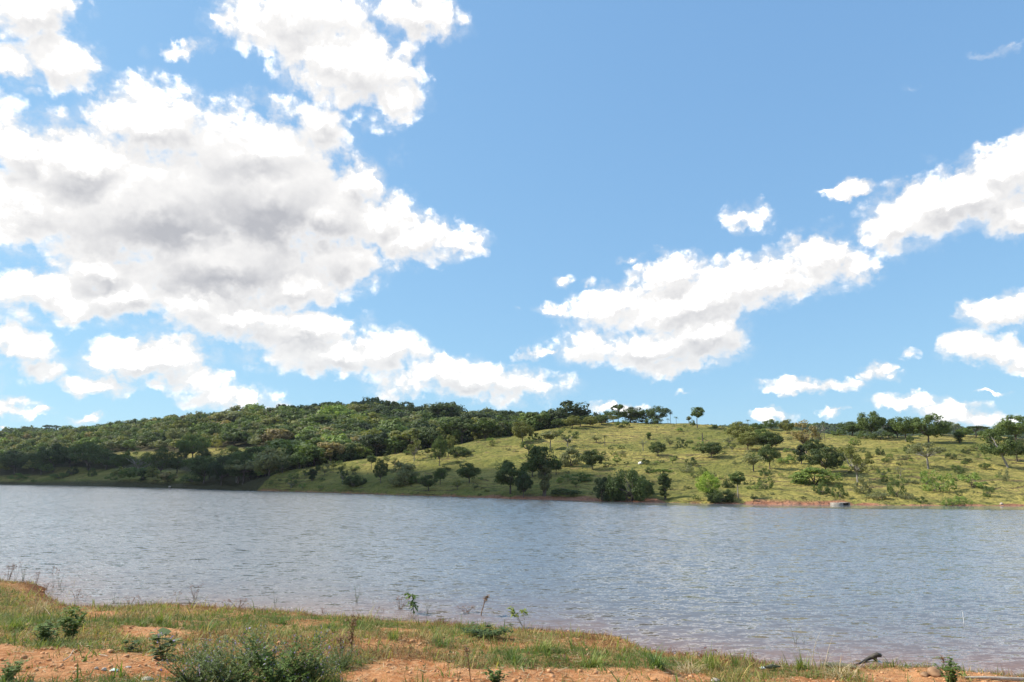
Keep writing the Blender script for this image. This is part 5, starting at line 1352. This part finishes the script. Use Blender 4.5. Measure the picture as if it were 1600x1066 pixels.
# forked driftwood rising out of the shallows: thick rounded end to the right, thin submerged tail to the left
A = [w3(1322, 1044, -.02), w3(1345, 1036, .01), w3(1356, 1029.5, .05), w3(1366, 1025, .12), w3(1371, 1023, .17), w3(1375, 1024, .14), w3(1376.5, 1026.5, .09)]
dw = bpy.data.objects.new('driftwood_branch', None); COL.objects.link(dw)
simple('stem', *tube(A, [.008, .022, .036, .052, .052, .040, .010], 10), WOODM, dw, True)
simple('stub', *tube([w3(1364, 1026, .09), w3(1368, 1030, .02), w3(1369, 1034, -.06)], [.05, .04, .03], 8), WOODM, dw, True)
props(dw, 'dark driftwood branch with a rounded raised end in the shallow water', 'driftwood')
def onbank(sx, sy, up): x, y, z = hit(sx, sy, True); return np.array([x, y, z + up])
stick('fallen_log', [onbank(1281, 1044, .05), onbank(1295, 1045, .07), onbank(1312, 1046, .07), onbank(1332, 1046, .05), onbank(1341, 1046, .03)], [.03, .055, .06, .045, .015], WOODG, 'long mossy log lying at the waterline behind the heap of roots', 'log')
stick('fallen_log', [onbank(1196, 1047, .05), onbank(1206, 1047.5, .06), onbank(1219, 1047, .06)], [.02, .045, .012], WOODG, 'short dark log lying at the waterline left of the lone bright tuft', 'log')
stick('fallen_pole', [onbank(1508, 1062, .03), onbank(1540, 1064, .05), onbank(1580, 1066, .05), onbank(1625, 1068, .05)], [.018, .028, .034, .036], WOODP, 'pale peeled pole lying on the orange soil at the bottom right', 'pole')
stick('dry_twig', [onbank(98, 1036, .02), onbank(108, 1032, .04), onbank(114, 1025, .08)], [.008, .007, .004], WOODP, 'small pale bent twig on the soil at the left', 'twig', 5)
stick('dry_twig', [onbank(155, 1026, .02), onbank(168, 1029, .03)], [.009, .006], WOODP, 'short pale straight twig on the bare soil', 'twig', 5)
stick('dry_twig', [onbank(300, 1002, .02), onbank(318, 1001, .03), onbank(332, 1001.5, .02)], [.008, .008, .004], WOODP, 'thin pale twig on the soil behind the flowering bush', 'twig', 5)
stick('dry_twig', [onbank(62, 948, .02), onbank(70, 957, .10), onbank(78, 965, .05)], [.006, .006, .004], WOODP, 'slanting reddish pale twig in the grass of the left bank', 'twig', 5)
bx_, by_ = wpt(1506.5, 974, 0)
k_ = by_ / FPX
M_POST = plain('white_paint', (.50, .48, .44), (.72, .71, .69), 14, .7)
po = stick('marker_post', [[bx_, by_, -.3], [bx_, by_, 0], [bx_, by_, 16 * k_]], [.012, .012, .011], M_POST, 'thin white marker post standing in the water at the right', 'post')
for i, (sx, sy, w, fl, lab) in enumerate([(162, 1049, 9, .6, 'small rounded pale stone left of the litter scrap'), (228, 1064, 20, .35, 'flat pale stone near the bottom edge left of the flowering bush'), (150, 1047, 6, .8, 'tiny reddish stone left of the rounded pale one'),
        (122, 1046, 9, .35, 'flat reddish stone on the bare soil at the left'), (172, 1020, 12, .5, 'reddish stone at the edge of the grass left'), (200, 1044, 9, .4, 'pale flat stone just right of the litter scrap'), (2, 1063, 8, .6, 'whitish stone at the bottom left edge'),
        (1022, 1064, 12, .5, 'orange stone at the bottom edge below the widest tuft'), (1118, 1066, 14, .5, 'yellowish stone at the bottom edge below the tall yellowish tuft')]):
    rock('stone', sx, sy, w, fl, STONE if 'pale' in lab or 'whit' in lab or 'yell' in lab else CLOD, lab, 'stone', True, seed=i + 2)
rock('earth_clod', 1462, 1056, 26, .62, MUD, 'large dark clod of earth at the waterline on the right', 'earth clod', True, seed=14)
rock('earth_clod', 1446, 1057, 16, .5, MUD, 'smaller pale brown clod left of the large dark one', 'earth clod', True, seed=17)
# crumpled litter
def scrap(sx, sy, w, mat, label):
    x, y, z = hit(sx, sy, True); s = w * y / FPX
    r = np.random.default_rng(int(sx)); n = 9
    g = np.linspace(-.5, .5, n); X, Y = np.meshgrid(g, g)
    Z = .28 + .22 * np.cos(X * 3.5) * np.cos(Y * 3) + r.normal(0, .05, X.shape) - .25
    V = np.stack([X * s, Y * s * .7, Z * s * .9], -1).reshape(-1, 3); i = (np.arange(n - 1)[:, None] * n + np.arange(n - 1)).ravel()
    F = np.stack([i, i + 1, i + n + 1, i + n], 1)
    V2 = V.copy(); V2[:, 2] -= .004
    o = simple('litter_scrap', *join([(V, F), (V2, F[:, ::-1])]), mat); o.location = (x, y, z + .01)
    props(o, label, 'litter')
scrap(178, 1050, 11, plain('green_white_plastic', (.30, .48, .27), (.72, .76, .72), 9, .4), 'crumpled pale green and white scrap on the bare soil')
scrap(1192, 1045, 8, plain('whitish_plastic', (.55, .58, .58), (.72, .74, .74), 9, .4), 'crumpled whitish scrap in the grass left of the short dark log')

# ------------------------------------------------------------------ the air: one even box of haze round the whole scene
hz, n, o = material('haze_air')
pv = n.node('ShaderNodeVolumePrincipled')
pv.inputs['Color'].default_value = (0.80, 0.88, 1.0, 1)
pv.inputs['Density'].default_value = 0.00007
pv.inputs['Anisotropy'].default_value = 0.2
hz.node_tree.links.new(pv.outputs[0], o.inputs['Volume'])
V, F = box(-2600, 2600, -400, 1500, -14, 62)
props(link('haze', np_mesh('haze', V, F, [hz])), kind='stuff')
